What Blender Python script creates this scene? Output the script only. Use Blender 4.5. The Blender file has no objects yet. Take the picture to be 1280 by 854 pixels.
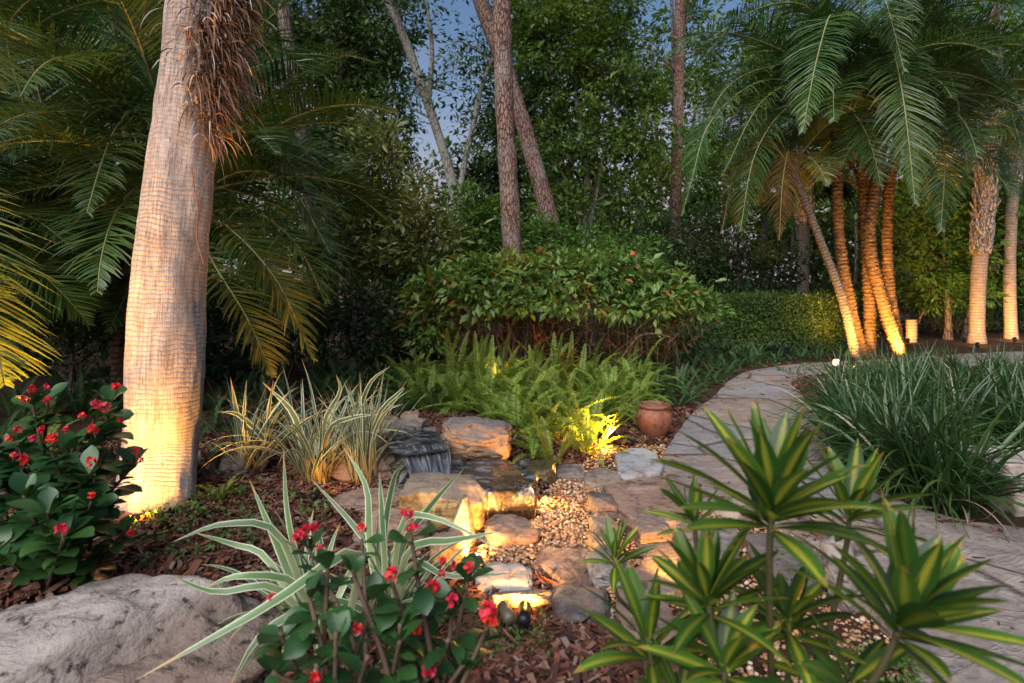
import bpy, bmesh, math, random
import numpy as np
from mathutils import Vector, Matrix, noise as mnoise

R = math.radians
SC = bpy.context.scene
COL = SC.collection

# ------------------------------------------------------------------ camera
F, HZ, EYE = 711.0, 350.0, 1.5          # focal length in px of the 1280 px wide photo, horizon row, eye height
cam = bpy.data.cameras.new("camera"); camo = bpy.data.objects.new("camera", cam); COL.objects.link(camo)
camo.location = (0, 0, EYE); camo.rotation_euler = (R(90), 0, 0)
cam.sensor_width = 36; cam.lens = 36 * F / 1280; cam.shift_y = -(427 - HZ) / 1280
cam.clip_start = 0.05; cam.clip_end = 2000
cam.dof.use_dof = True; cam.dof.focus_distance = 4.6; cam.dof.aperture_fstop = 2.4
SC.camera = camo

# ------------------------------------------------------------------ light
SUN_EL, SUN_AZ = 43.0, 203.0            # low evening light from behind the camera, a little to the left (compass, +Y = 0)
world = bpy.data.worlds.new("World"); SC.world = world; world.use_nodes = True
wn = world.node_tree; wn.nodes.clear()
wo = wn.nodes.new("ShaderNodeOutputWorld"); wb = wn.nodes.new("ShaderNodeBackground"); ws = wn.nodes.new("ShaderNodeTexSky")
ws.sky_type = 'NISHITA'; ws.sun_disc = False; ws.sun_elevation = R(SUN_EL); ws.sun_rotation = R(SUN_AZ)
ws.air_density = 1.2; ws.dust_density = 0.6; ws.ozone_density = 4.0
wb.inputs[1].default_value = 0.05
# dusk sky: the blue deepens overhead, thin pinkish cloud low down
wt = wn.nodes.new("ShaderNodeTexCoord"); wsep = wn.nodes.new("ShaderNodeSeparateXYZ"); wn.links.new(wt.outputs["Generated"], wsep.inputs[0])
wmp = wn.nodes.new("ShaderNodeMapping"); wmp.inputs["Scale"].default_value = (2.2, 2.2, 6.0); wn.links.new(wt.outputs["Generated"], wmp.inputs[0])
wnz = wn.nodes.new("ShaderNodeTexNoise"); wnz.inputs["Scale"].default_value = 1.6; wnz.inputs["Detail"].default_value = 6; wn.links.new(wmp.outputs[0], wnz.inputs["Vector"])
wad = wn.nodes.new("ShaderNodeMath"); wad.operation = 'MULTIPLY_ADD'; wad.inputs[1].default_value = 0.35; wn.links.new(wnz.outputs["Fac"], wad.inputs[0]); wn.links.new(wsep.outputs[2], wad.inputs[2])
wrp = wn.nodes.new("ShaderNodeValToRGB"); wn.links.new(wad.outputs[0], wrp.inputs[0])
wrp.color_ramp.elements[0].position = 0.26; wrp.color_ramp.elements[0].color = (1, 1, 1, 1); wrp.color_ramp.elements[1].position = 0.56; wrp.color_ramp.elements[1].color = (0, 0, 0, 1)
wmx = wn.nodes.new("ShaderNodeMix"); wmx.data_type = 'RGBA'; wn.links.new(wrp.outputs[0], wmx.inputs[0]); wn.links.new(ws.outputs[0], wmx.inputs[6]); wmx.inputs[7].default_value = (4.4, 3.6, 4.0, 1)
wn.links.new(wmx.outputs[2], wb.inputs[0]); wn.links.new(wb.outputs[0], wo.inputs[0])
sl = bpy.data.lights.new("sun", 'SUN'); sl.energy = 2.7; sl.angle = R(64); sl.color = (1.0, 0.96, 0.91)
so = bpy.data.objects.new("sun", sl); COL.objects.link(so)
_d = Vector((math.sin(R(SUN_AZ)) * math.cos(R(SUN_EL)), math.cos(R(SUN_AZ)) * math.cos(R(SUN_EL)), math.sin(R(SUN_EL))))
so.rotation_euler = _d.to_track_quat('Z', 'Y').to_euler(); so.location = (0, 0, 30)
SC.view_settings.view_transform = 'Standard'; SC.view_settings.look = 'None'
SC.view_settings.exposure = 1.12; SC.view_settings.gamma = 1.0; SC.view_settings.use_curve_mapping = False
SC.render.engine = 'CYCLES'
cy = SC.cycles
cy.max_bounces = 6; cy.diffuse_bounces = 3; cy.glossy_bounces = 3; cy.transmission_bounces = 4; cy.transparent_max_bounces = 6
cy.use_denoising = True; cy.sample_clamp_indirect = 4.0; cy.caustics_reflective = False; cy.caustics_refractive = False
WARM = (1.0, 0.46, 0.09)

# ------------------------------------------------------------------ helpers
def P(px, py, Y):
    return Vector(((px - 640) / F * Y, Y, EYE - (py - HZ) / F * Y))
def G(px, py, z=0.0):
    Y = (EYE - z) * F / (py - HZ)
    return Vector(((px - 640) / F * Y, Y, z))
def sstep(a, b, x):
    t = np.clip((x - a) / (b - a), 0, 1); return t * t * (3 - 2 * t)
def gz(x, y):
    x = np.asarray(x, float); y = np.asarray(y, float)
    h = 0.27 * np.exp(-((x + 0.65) / 0.75) ** 2 - ((y - 5.0) / 0.62) ** 2)
    h = h + 0.10 * sstep(-0.9, -2.2, x) * sstep(1.2, 2.2, y) * sstep(9, 6, y)
    h = h + 0.012 * np.sin(x * 5.1 + 1.3 * np.sin(y * 3.7)) * np.sin(y * 4.3 + x)
    return h

def norm(a):
    return a / np.maximum(np.linalg.norm(a, axis=-1, keepdims=True), 1e-9)

class MB:
    def __init__(s): s.v = []; s.uv = []; s.q = []; s.t = []; s.mq = []; s.mt = []; s.n = 0
    def add(s, v, q=None, t=None, uv=None, mi=0):
        v = np.asarray(v, float).reshape(-1, 3)
        s.v.append(v); s.uv.append(np.zeros((len(v), 2)) if uv is None else np.asarray(uv, float).reshape(-1, 2))
        if q is not None and len(q): q = np.asarray(q, int).reshape(-1, 4); s.q.append(q + s.n); s.mq.append(np.full(len(q), mi))
        if t is not None and len(t): t = np.asarray(t, int).reshape(-1, 3); s.t.append(t + s.n); s.mt.append(np.full(len(t), mi))
        s.n += len(v); return s
    def mesh(s, name, mats, smooth=True, origin=None):
        v = np.concatenate(s.v); uv = np.concatenate(s.uv)
        if origin is not None: v = v - np.asarray(origin, float)
        q = np.concatenate(s.q) if s.q else np.zeros((0, 4), int); t = np.concatenate(s.t) if s.t else np.zeros((0, 3), int)
        mi = np.concatenate(s.mq + s.mt) if (s.mq or s.mt) else np.zeros(0, int)
        me = bpy.data.meshes.new(name)
        me.vertices.add(len(v)); me.vertices.foreach_set("co", v.ravel().astype(np.float32))
        loops = np.concatenate([q.ravel(), t.ravel()]); nf = len(q) + len(t)
        me.loops.add(len(loops)); me.loops.foreach_set("vertex_index", loops.astype(np.int32))
        st = np.concatenate([np.arange(len(q)) * 4, len(q) * 4 + np.arange(len(t)) * 3])
        me.polygons.add(nf); me.polygons.foreach_set("loop_start", st.astype(np.int32))
        me.polygons.foreach_set("material_index", mi.astype(np.int32))
        me.polygons.foreach_set("use_smooth", np.full(nf, smooth))
        ul = me.uv_layers.new(name="UVMap"); ul.data.foreach_set("uv", uv[loops].ravel().astype(np.float32))
        for m in (mats if isinstance(mats, (list, tuple)) else [mats]): me.materials.append(m)
        me.update(); me.validate(); return me
    def build(s, name, mats, parent=None, smooth=True, origin=None):
        """origin given: vertices are in world space and the object gets its origin there (top level)"""
        o = bpy.data.objects.new(name, s.mesh(name, mats, smooth, origin)); COL.objects.link(o)
        if parent is not None: o.parent = parent
        if origin is not None: o.location = origin
        return o

def tag(o, label=None, cat=None, group=None, kind=None):
    for k, v in (("label", label), ("category", cat), ("group", group), ("kind", kind)):
        if v: o[k] = v
    return o
def thing(name, loc, label, cat, group=None):
    o = bpy.data.objects.new(name, None); COL.objects.link(o); o.location = loc; o.empty_display_size = 0.1
    return tag(o, label, cat, group)
def dup(o, loc=None, rz=None, sc=None, label=None, group=None, parent=None):
    c = o.copy(); COL.objects.link(c)
    if parent is not None: c.parent = parent
    if loc is not None: c.location = loc
    if rz is not None: c.rotation_euler = (c.rotation_euler[0], c.rotation_euler[1], rz)
    if sc is not None: c.scale = (sc, sc, sc) if not hasattr(sc, '__len__') else sc
    if label: c["label"] = label
    if group: c["group"] = group
    for ch in o.children: dup(ch, parent=c)
    return c

def spline(pts, n):
    """Catmull-Rom through pts, n samples"""
    p = np.asarray([list(a) for a in pts], float)
    if len(p) == 2: return p[0] + (p[1] - p[0]) * np.linspace(0, 1, n)[:, None]
    e = np.vstack([2 * p[0] - p[1], p, 2 * p[-1] - p[-2]]); m = len(p) - 1
    u = np.linspace(0, m, n); i = np.minimum(u.astype(int), m - 1); t = (u - i)[:, None]
    a, b, c, d = e[i], e[i + 1], e[i + 2], e[i + 3]
    return 0.5 * (2 * b + (c - a) * t + (2 * a - 5 * b + 4 * c - d) * t ** 2 + (3 * b - a - 3 * c + d) * t ** 3)

def tube(mb, path, rad, n=10, mi=0, cap=True, prof=None, vscale=1.0):
    """path [S,3], rad scalar or [S] or [S,n] -> tube with uv (angle 0..1, length in m)"""
    p = np.asarray(path, float); S = len(p)
    rad = np.asarray(rad, float)
    if rad.ndim == 0: rad = np.full(S, float(rad))
    if rad.ndim == 1: rad = np.repeat(rad[:, None], n, 1)
    d = norm(np.gradient(p, axis=0))
    ref = np.array([1.0, 0, 0]) if abs(d[:, 2]).mean() > 0.6 else np.array([0, 0, 1.0])
    a = norm(np.cross(np.broadcast_to(ref, d.shape), d)); b = np.cross(d, a)
    th = np.linspace(0, 2 * np.pi, n, endpoint=False)
    ring = a[:, None, :] * np.cos(th)[None, :, None] + b[:, None, :] * np.sin(th)[None, :, None]
    v = p[:, None, :] + ring * rad[:, :, None]
    L = np.concatenate([[0], np.cumsum(np.linalg.norm(np.diff(p, axis=0), axis=1))]) * vscale
    uv = np.zeros((S, n, 2)); uv[:, :, 0] = np.abs(th / np.pi - 1); uv[:, :, 1] = L[:, None]
    i = np.arange(S - 1)[:, None] * n; j = np.arange(n)[None, :]; j2 = (j + 1) % n
    q = np.stack([i + j, i + j2, i + n + j2, i + n + j], -1).reshape(-1, 4)
    V = v.reshape(-1, 3); U = uv.reshape(-1, 2); t = None
    if cap:
        V = np.vstack([V, p[0], p[-1]]); U = np.vstack([U, [0.5, 0], [0.5, L[-1]]])
        c0, c1 = S * n, S * n + 1; jj = np.arange(n)
        t = np.vstack([np.stack([np.full(n, c0), (jj + 1) % n, jj], -1), np.stack([np.full(n, c1), (S - 1) * n + jj, (S - 1) * n + (jj + 1) % n], -1)])
    mb.add(V, q, t, U, mi)
    return mb

def leaves(mb, c, d, nrm, L, W, fold=0.12, at=0.45, mi=0):
    """N folded leaves of 4 vertices"""
    c = np.asarray(c, float); N = len(c); d = norm(d); s = norm(np.cross(d, nrm)); nn = np.cross(s, d)
    L = np.broadcast_to(L, (N,))[:, None]; W = np.broadcast_to(W, (N,))[:, None]
    v = np.stack([c, c + d * L * at + s * W / 2 + nn * fold * W, c + d * L, c + d * L * at - s * W / 2 + nn * fold * W], 1)
    i = np.arange(N)[:, None] * 4
    t = np.concatenate([i + np.array([[0, 1, 2]]), i + np.array([[0, 2, 3]])])
    uv = np.tile(np.array([[.5, 0], [1, .5], [.5, 1], [0, .5]]), (N, 1))
    mb.add(v.reshape(-1, 3), None, t, uv, mi)

def curves(base, az, el, L, droop, S):
    """N drooping curves -> points [N,S+1,3], directions, side vectors"""
    base = np.asarray(base, float); N = len(base)
    az, el, L, droop = [np.broadcast_to(np.asarray(x, float), (N,)) for x in (az, el, L, droop)]
    d = np.stack([np.cos(el) * np.cos(az), np.cos(el) * np.sin(az), np.sin(el)], -1)
    p = base.copy(); pts = [p]; ds = [d]
    for k in range(S):
        p = p + d * (L / S)[:, None]; d = d.copy(); d[:, 2] -= droop / S * (0.5 + 1.0 * k / S); d = norm(d); pts.append(p); ds.append(d)
    pts = np.stack(pts, 1); ds = np.stack(ds, 1)
    side = np.stack([np.sin(az), -np.cos(az), np.zeros(N)], -1)
    return pts, ds, np.repeat(side[:, None, :], S + 1, 1)

def ribbon(mb, pts, ds, side, W, prof, fold=0.15, twist=None, mi=0, cols=3):
    """blades: pts [N,S,3], W [N], prof [S] width profile"""
    N, S, _ = pts.shape
    nn = norm(np.cross(side, ds))
    if twist is not None:
        tw = twist[:, None, None] * np.linspace(0, 1, S)[None, :, None]
        side, nn = side * np.cos(tw) + nn * np.sin(tw), nn * np.cos(tw) - side * np.sin(tw)
    w = (np.broadcast_to(W, (N,))[:, None] * np.asarray(prof)[None, :])[:, :, None]
    sv = np.linspace(0, 1, S)
    if cols == 3:
        v = np.stack([pts + side * w / 2 + nn * fold * w, pts, pts - side * w / 2 + nn * fold * w], 2); u = [0, .5, 1]
    else:
        v = np.stack([pts + side * w / 2, pts - side * w / 2], 2); u = [0, 1]
    C = len(u)
    uv = np.zeros((N, S, C, 2)); uv[..., 0] = np.array(u)[None, None, :]; uv[..., 1] = sv[None, :, None]
    b = (np.arange(N) * S * C)[:, None, None] + (np.arange(S - 1) * C)[None, :, None] + np.arange(C - 1)[None, None, :]
    q = np.stack([b, b + 1, b + C + 1, b + C], -1).reshape(-1, 4)
    mb.add(v.reshape(-1, 3), q, None, uv.reshape(-1, 2), mi)

def crown_leaves(mb, blobs, n, size, rng, clump=0.35, aspect=0.45, droop=0.25, surface=0.5, per=40, mi=0):
    """leaf clumps through the volume of ellipsoid blobs [(centre, (rx,ry,rz))]; returns clump centres"""
    vol = np.array([b[1][0] * b[1][1] * b[1][2] for b in blobs]) ** 0.8; vol /= vol.sum()
    out = []
    for (c, r), w in zip(blobs, vol):
        k = max(3, int(n * w / per))
        d = norm(rng.normal(size=(k, 3))); rr = rng.uniform(0.15, 1, k) ** surface
        wob = 1 + 0.28 * np.sin(d[:, 0] * 5 + c[0] * 3) * np.sin(d[:, 2] * 6 + d[:, 1] * 4)
        cc = np.array(c) + d * (rr * wob)[:, None] * np.array(r); out.append((cc, d))
    cc = np.concatenate([o[0] for o in out]); dd = np.concatenate([o[1] for o in out])
    cnt = rng.integers(int(per * 0.4), int(per * 1.7), len(cc)); idx = np.repeat(np.arange(len(cc)), cnt)
    cs = clump * rng.uniform(0.6, 1.3, len(cc))
    off = rng.normal(size=(len(idx), 3)) * cs[idx][:, None] * np.array([.55, .55, .32])
    ctr = cc[idx] + off
    dirs = norm(norm(off) * 0.9 + dd[idx] * 0.5 + rng.normal(size=off.shape) * 0.5 + np.array([0, 0, -droop]))
    nrm = norm(rng.normal(size=off.shape) * 0.55 + np.array([0, 0, 1.0]) + dd[idx] * 0.3)
    L = size * np.clip(rng.lognormal(-.06, .34, len(idx)), .4, 1.8)
    leaves(mb, ctr, dirs, nrm, L, L * aspect, fold=0.15, mi=mi)
    return cc

# ------------------------------------------------------------------ materials
class NT:
    def __init__(s, name):
        s.m = bpy.data.materials.new(name); s.m.use_nodes = True; s.t = s.m.node_tree; s.t.nodes.clear()
    def n(s, typ, ins=None, **pr):
        nd = s.t.nodes.new("ShaderNode" + typ)
        for k, v in pr.items(): setattr(nd, k, v)
        for k, v in (ins or {}).items(): s.set(nd.inputs[k], v)
        return nd
    def set(s, sock, v):
        if isinstance(v, bpy.types.NodeSocket): s.t.links.new(v, sock)
        elif hasattr(v, '__len__') and len(v) == 3 and sock.type == 'RGBA': sock.default_value = (*v, 1)
        else: sock.default_value = v
    def mix(s, fac, a, b, mode='MIX'):
        nd = s.t.nodes.new("ShaderNodeMix"); nd.data_type = 'RGBA'; nd.blend_type = mode
        s.set(nd.inputs[0], fac); s.set(nd.inputs[6], a); s.set(nd.inputs[7], b); return nd.outputs[2]
    def math(s, op, a, b=0.0, c=None, clamp=False):
        nd = s.t.nodes.new("ShaderNodeMath"); nd.operation = op; nd.use_clamp = clamp
        s.set(nd.inputs[0], a); s.set(nd.inputs[1], b)
        if c is not None: s.set(nd.inputs[2], c)
        return nd.outputs[0]
    def ramp(s, fac, stops, interp='LINEAR'):
        nd = s.t.nodes.new("ShaderNodeValToRGB"); cr = nd.color_ramp; cr.interpolation = interp
        while len(cr.elements) < len(stops): cr.elements.new(0.5)
        for e, (p, c) in zip(cr.elements, stops):
            e.position = p; e.color = (*c, 1) if hasattr(c, '__len__') else (c, c, c, 1)
        s.set(nd.inputs[0], fac); return nd.outputs[0]
    def noise(s, scale, detail=4, rough=0.55, vec=None, dist=0.0):
        nd = s.n("TexNoise", {"Scale": scale, "Detail": detail, "Roughness": rough, "Distortion": dist})
        if vec is not None: s.set(nd.inputs["Vector"], vec)
        return nd.outputs["Fac"]
    def obj(s): return s.n("TexCoord").outputs["Object"]
    def pos(s): return s.n("NewGeometry").outputs["Position"]
    def uv(s): return s.n("TexCoord").outputs["UV"]
    def mapping(s, vec, scale): return s.n("Mapping", {"Vector": vec, "Scale": scale}).outputs[0]
    def bump(s, h, strength=0.5, dist=0.02, nrm=None):
        nd = s.n("Bump", {"Height": h, "Strength": strength, "Distance": dist})
        if nrm is not None: s.set(nd.inputs["Normal"], nrm)
        return nd.outputs[0]
    def pbsdf(s, col, rough=0.6, nrm=None, spec=0.5, **kw):
        nd = s.n("BsdfPrincipled"); s.set(nd.inputs["Base Color"], col); s.set(nd.inputs["Roughness"], rough)
        s.set(nd.inputs["Specular IOR Level"], spec)
        if nrm is not None: s.set(nd.inputs["Normal"], nrm)
        for k, v in kw.items(): s.set(nd.inputs[k.replace("_", " ")], v)
        return nd.outputs[0]
    def out(s, sh):
        o = s.t.nodes.new("ShaderNodeOutputMaterial"); s.t.links.new(sh, o.inputs[0]); return s.m

def leaf_mat(name, a, b, c=None, rough=0.45, trans=0.25, spec=0.4, patch=1.2, rare=None):
    """a, b: dark and light of the leaves; c: colour of young clumps; rare: a few odd leaves"""
    k = NT(name); rnd = k.n("NewGeometry").outputs["Random Per Island"]; orn = k.n("ObjectInfo").outputs["Random"]
    col = k.mix(rnd, a, b)
    if c is not None:
        f = k.ramp(k.noise(patch, 3, vec=k.obj()), [(0.48, 0.0), (0.66, 1.0)]); col = k.mix(k.math('MULTIPLY', f, 0.8), col, c)
    if rare is not None:
        f = k.math('GREATER_THAN', k.math('FRACT', k.math('MULTIPLY', rnd, 37.7)), 0.955); col = k.mix(f, col, rare)
    col = k.n("HueSaturation", {"Color": col, "Value": k.math('MULTIPLY_ADD', orn, 0.35, 0.82), "Hue": k.math('MULTIPLY_ADD', orn, 0.02, 0.49)}).outputs[0]
    sh = k.pbsdf(col, rough, None, spec)
    tr = k.n("BsdfTranslucent", {"Color": k.mix(0.5, col, k.mix(1.0, col, (1.6, 1.5, 0.5), 'MULTIPLY'))}).outputs[0]
    ms = k.n("MixShader", {0: trans, 1: sh, 2: tr}).outputs[0]
    return k.out(ms)

def stripe_mat(name, green_a, green_b, stripe, where, rough=0.38, base=None, tip=None, trans=0.22, soft=1.0):
    """strap leaves with stripes along the blade; where: ramp stops over the width 0..1"""
    k = NT(name); uv = k.n("SeparateXYZ", {0: k.uv()}); rnd = k.n("NewGeometry").outputs["Random Per Island"]
    jag = k.noise(6.0, 3, vec=k.mapping(k.n("CombineXYZ", {0: k.math('MULTIPLY', uv.outputs[0], 4.0), 1: k.math('MULTIPLY', uv.outputs[1], 0.7), 2: k.math('MULTIPLY', rnd, 50.0)}).outputs[0], (1, 1, 1)))
    x = k.math('ADD', uv.outputs[0], k.math('MULTIPLY', k.math('SUBTRACT', jag, 0.5), 0.22))
    f = k.math('MULTIPLY', k.ramp(x, where), k.ramp(k.math('FRACT', k.math('MULTIPLY', rnd, 13.7)), [(0.0, soft), (0.7, 1.0)]))
    col = k.mix(f, k.mix(rnd, green_a, green_b), stripe)
    if base is not None: col = k.mix(k.ramp(uv.outputs[1], [(0.05, 0.9), (0.45, 0.0)]), col, base)
    if tip is not None: col = k.mix(k.ramp(k.math('ADD', uv.outputs[1], k.math('MULTIPLY', rnd, 0.12)), [(0.97, 0.0), (1.0, 0.9)]), col, tip)
    col = k.n("HueSaturation", {"Color": col, "Value": k.math('MULTIPLY_ADD', rnd, 0.45, 0.75)}).outputs[0]
    sh = k.pbsdf(col, rough, None, 0.5); tr = k.n("BsdfTranslucent", {"Color": col}).outputs[0]
    return k.out(k.n("MixShader", {0: trans, 1: sh, 2: tr}).outputs[0])

def bark_mat(name, a, b, crack, sx=9.0, sz=2.2, bump=0.9, lichen=None):
    k = NT(name); o = k.obj(); m = k.mapping(o, (sx, sx, sz))
    vo = k.n("TexVoronoi", {"Vector": k.mix(0.16, m, k.n("TexNoise", {"Vector": m, "Scale": 1.5}).outputs["Color"]), "Scale": 1.6, "Randomness": 1.0}, feature='DISTANCE_TO_EDGE')
    n1 = k.noise(5.0, 6, vec=m); ed = k.ramp(k.math('ADD', vo.outputs[0], k.math('MULTIPLY', k.math('SUBTRACT', n1, 0.5), 0.30)), [(0.0, 0.0), (0.14, 1.0)])
    n2 = k.noise(1.6, 4, vec=o)
    col = k.mix(k.ramp(n1, [(0.35, 0.0), (0.65, 1.0)]), a, b); col = k.mix(ed, crack, col)
    if lichen is not None: col = k.mix(k.ramp(n2, [(0.5, 0.0), (0.62, 0.85)]), col, lichen)
    h = k.math('ADD', k.math('MULTIPLY', ed, 0.7), k.math('MULTIPLY', n1, 0.5))
    return k.out(k.pbsdf(col, 0.85, k.bump(h, bump, 0.03), 0.2))

def rock_mat(name, a, b, c, rough=0.8, scale=3.0, streak=(1, 1, 1), bump=0.6, wet=None, moss=None, top=None):
    k = NT(name); o = k.obj(); orn = k.n("ObjectInfo").outputs["Random"]
    o = k.n("VectorMath", {0: o, 1: k.n("CombineXYZ", {0: k.math('MULTIPLY', orn, 40.0), 1: k.math('MULTIPLY', orn, 17.0)}).outputs[0]}, operation='ADD').outputs[0]
    m = k.mapping(o, streak)
    n1 = k.noise(scale, 8, 0.6, m, 0.6); n2 = k.noise(scale * 5, 6, 0.65, m); n3 = k.noise(scale * 0.6, 3, 0.5, o)
    n4 = k.noise(scale * 22, 3, 0.6, o)
    col = k.mix(k.ramp(n1, [(0.40, 0.0), (0.58, 1.0)]), a, b); col = k.mix(k.ramp(n3, [(0.47, 0.0), (0.58, 0.85)]), col, c)
    nr = k.noise(scale * 1.3, 5, 0.6, k.n('VectorMath', {0: m, 1: (7.1, 3.3, 5.7)}, operation='ADD').outputs[0], 1.0)
    col = k.mix(k.ramp(nr, [(0.54, 0.0), (0.68, 0.55)]), col, (0.26, 0.115, 0.045) if wet is None else (0.06, 0.04, 0.015))
    col = k.mix(k.ramp(n2, [(0.33, 0.8), (0.50, 0.0)]), col, tuple(x * 0.22 for x in a))
    col = k.mix(k.ramp(n4, [(0.55, 0.0), (0.75, 0.35)]), col, tuple(min(1, x * 1.7) for x in b))
    if moss is not None: col = k.mix(k.ramp(n1, [(0.5, 0.0), (0.6, 0.8)]), col, moss)
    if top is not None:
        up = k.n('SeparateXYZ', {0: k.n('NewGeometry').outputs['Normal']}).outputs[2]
        col = k.mix(k.ramp(k.math('ADD', up, k.math('MULTIPLY', k.math('SUBTRACT', n2, 0.5), 0.5)), [(0.5, 0.0), (0.75, 0.85)]), col, k.mix(n1, tuple(x * 0.6 for x in top), tuple(x * 1.3 for x in top)))  # upward faces painted greyer, so the warm sides read as lamp-lit
    rg = rough
    if wet is not None: rg = k.ramp(n3, [(0.4, wet), (0.6, min(1, wet + 0.25))])
    vo = k.n("TexVoronoi", {"Vector": m, "Scale": scale * 0.9}, feature='DISTANCE_TO_EDGE').outputs[0]
    h = k.math('ADD', k.math('ADD', k.math('MULTIPLY', n1, 0.8), k.math('MULTIPLY', n2, 0.45)), k.math('ADD', k.math('MULTIPLY', n4, 0.12), k.math('MULTIPLY', k.ramp(vo, [(0.0, 0.0), (0.05, 1.0)]), 0.10)))
    return k.out(k.pbsdf(col, rg, k.bump(h, bump, 0.05), 0.5 if wet is not None else 0.3))

def plain_mat(name, col, rough=0.6, spec=0.4, metal=0.0, var=0.0, emit=None, estr=0.0):
    k = NT(name); c = col
    if var:
        n = k.noise(14.0, 5, vec=k.obj()); c = k.mix(n, tuple(x * (1 - var) for x in col), tuple(min(1, x * (1 + var)) for x in col))
    kw = {"Metallic": metal}
    if emit: kw["Emission_Color"] = emit; kw["Emission_Strength"] = estr
    return k.out(k.pbsdf(c, rough, None, spec, **kw))

M = {}
M['soil'] = (lambda k: k.out(k.pbsdf(k.mix(k.noise(7.0, 8, 0.65, k.pos()), (0.012, 0.007, 0.005), (0.10, 0.05, 0.032)), 0.95, k.bump(k.noise(38.0, 6, 0.7, k.pos()), 1.0, 0.03), 0.15)))(NT('soil'))
M['chip'] = (lambda k: k.out(k.pbsdf(k.ramp(k.n("NewGeometry").outputs["Random Per Island"], [(0.0, (0.025, 0.010, 0.007)), (0.5, (0.085, 0.030, 0.018)), (0.85, (0.17, 0.065, 0.038)), (1.0, (0.20, 0.14, 0.11))]), 0.75, k.bump(k.noise(60.0, 4, 0.6, k.mapping(k.obj(), (1, 1, 3))), 0.5, 0.01), 0.35)))(NT('bark_chip'))
M['pebble'] = (lambda k: k.out(k.pbsdf(k.ramp(k.n("NewGeometry").outputs["Random Per Island"], [(0.0, (0.11, 0.045, 0.02)), (0.3, (0.28, 0.13, 0.06)), (0.6, (0.40, 0.22, 0.11)), (0.85, (0.33, 0.21, 0.14)), (1.0, (0.56, 0.44, 0.33))]), 0.6, k.bump(k.noise(120.0, 3, 0.6, k.obj()), 0.3, 0.004), 0.35)))(NT('pebble'))
def flag_mat():
    k = NT('flagstone_path'); p = k.pos()
    nz = k.n("TexNoise", {"Vector": p, "Scale": 1.1, "Detail": 3.0}).outputs["Color"]
    pw = k.mix(0.22, p, nz)
    vo = k.n("TexVoronoi", {"Vector": k.mapping(pw, (1.25, 1.25, 0.0)), "Scale": 1.0}, feature='DISTANCE_TO_EDGE').outputs[0]
    vc = k.n("TexVoronoi", {"Vector": k.mapping(pw, (1.25, 1.25, 0.0)), "Scale": 1.0}).outputs["Color"]
    cell = k.n("SeparateColor", {0: vc}).outputs[0]; cell2 = k.n("SeparateColor", {0: vc}).outputs[1]
    st = k.noise(2.6, 7, 0.6, k.mapping(p, (1.0, 1.35, 1)), 0.9); fine = k.noise(24.0, 6, 0.65, p); big = k.noise(0.9, 4, 0.5, p)
    col = k.mix(k.ramp(st, [(0.35, 0.0), (0.65, 1.0)]), (0.175, 0.145, 0.132), (0.34, 0.285, 0.245))
    col = k.mix(k.ramp(cell, [(0.45, 0.0), (0.9, 0.45)]), col, (0.28, 0.19, 0.125))
    col = k.mix(k.ramp(cell2, [(0.5, 0.0), (0.8, 0.75)]), col, (0.23, 0.225, 0.24))
    col = k.mix(k.ramp(big, [(0.52, 0.0), (0.7, 0.6)]), col, (0.33, 0.21, 0.12))
    col = k.mix(k.ramp(fine, [(0.33, 0.55), (0.5, 0.0)]), col, (0.07, 0.055, 0.055))
    j = k.ramp(k.math('ADD', vo, k.math('MULTIPLY', k.math('SUBTRACT', fine, 0.5), 0.03)), [(0.0, 0.0), (0.024, 1.0)])
    lay = k.ramp(k.noise(3.2, 5, 0.6, k.mapping(p, (0.7, 1.1, 1)), 0.8), [(0.44, 0.0), (0.47, 1.0), (0.5, 0.4), (0.56, 0.4), (0.58, 1.0)])
    col = k.mix(j, (0.065, 0.05, 0.04), col)
    col = k.mix(k.math('MULTIPLY', k.math('SUBTRACT', 1.0, lay), 0.35), col, (0.10, 0.07, 0.075))
    h = k.math('ADD', k.math('MULTIPLY', j, 0.9), k.math('ADD', k.math('MULTIPLY', st, 0.5), k.math('ADD', k.math('MULTIPLY', fine, 0.16), k.math('MULTIPLY', lay, 0.3))))
    return k.out(k.pbsdf(col, k.ramp(st, [(0.3, 0.48), (0.7, 0.72)]), k.bump(h, 0.7, 0.03), 0.4))
M['path'] = flag_mat()

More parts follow.
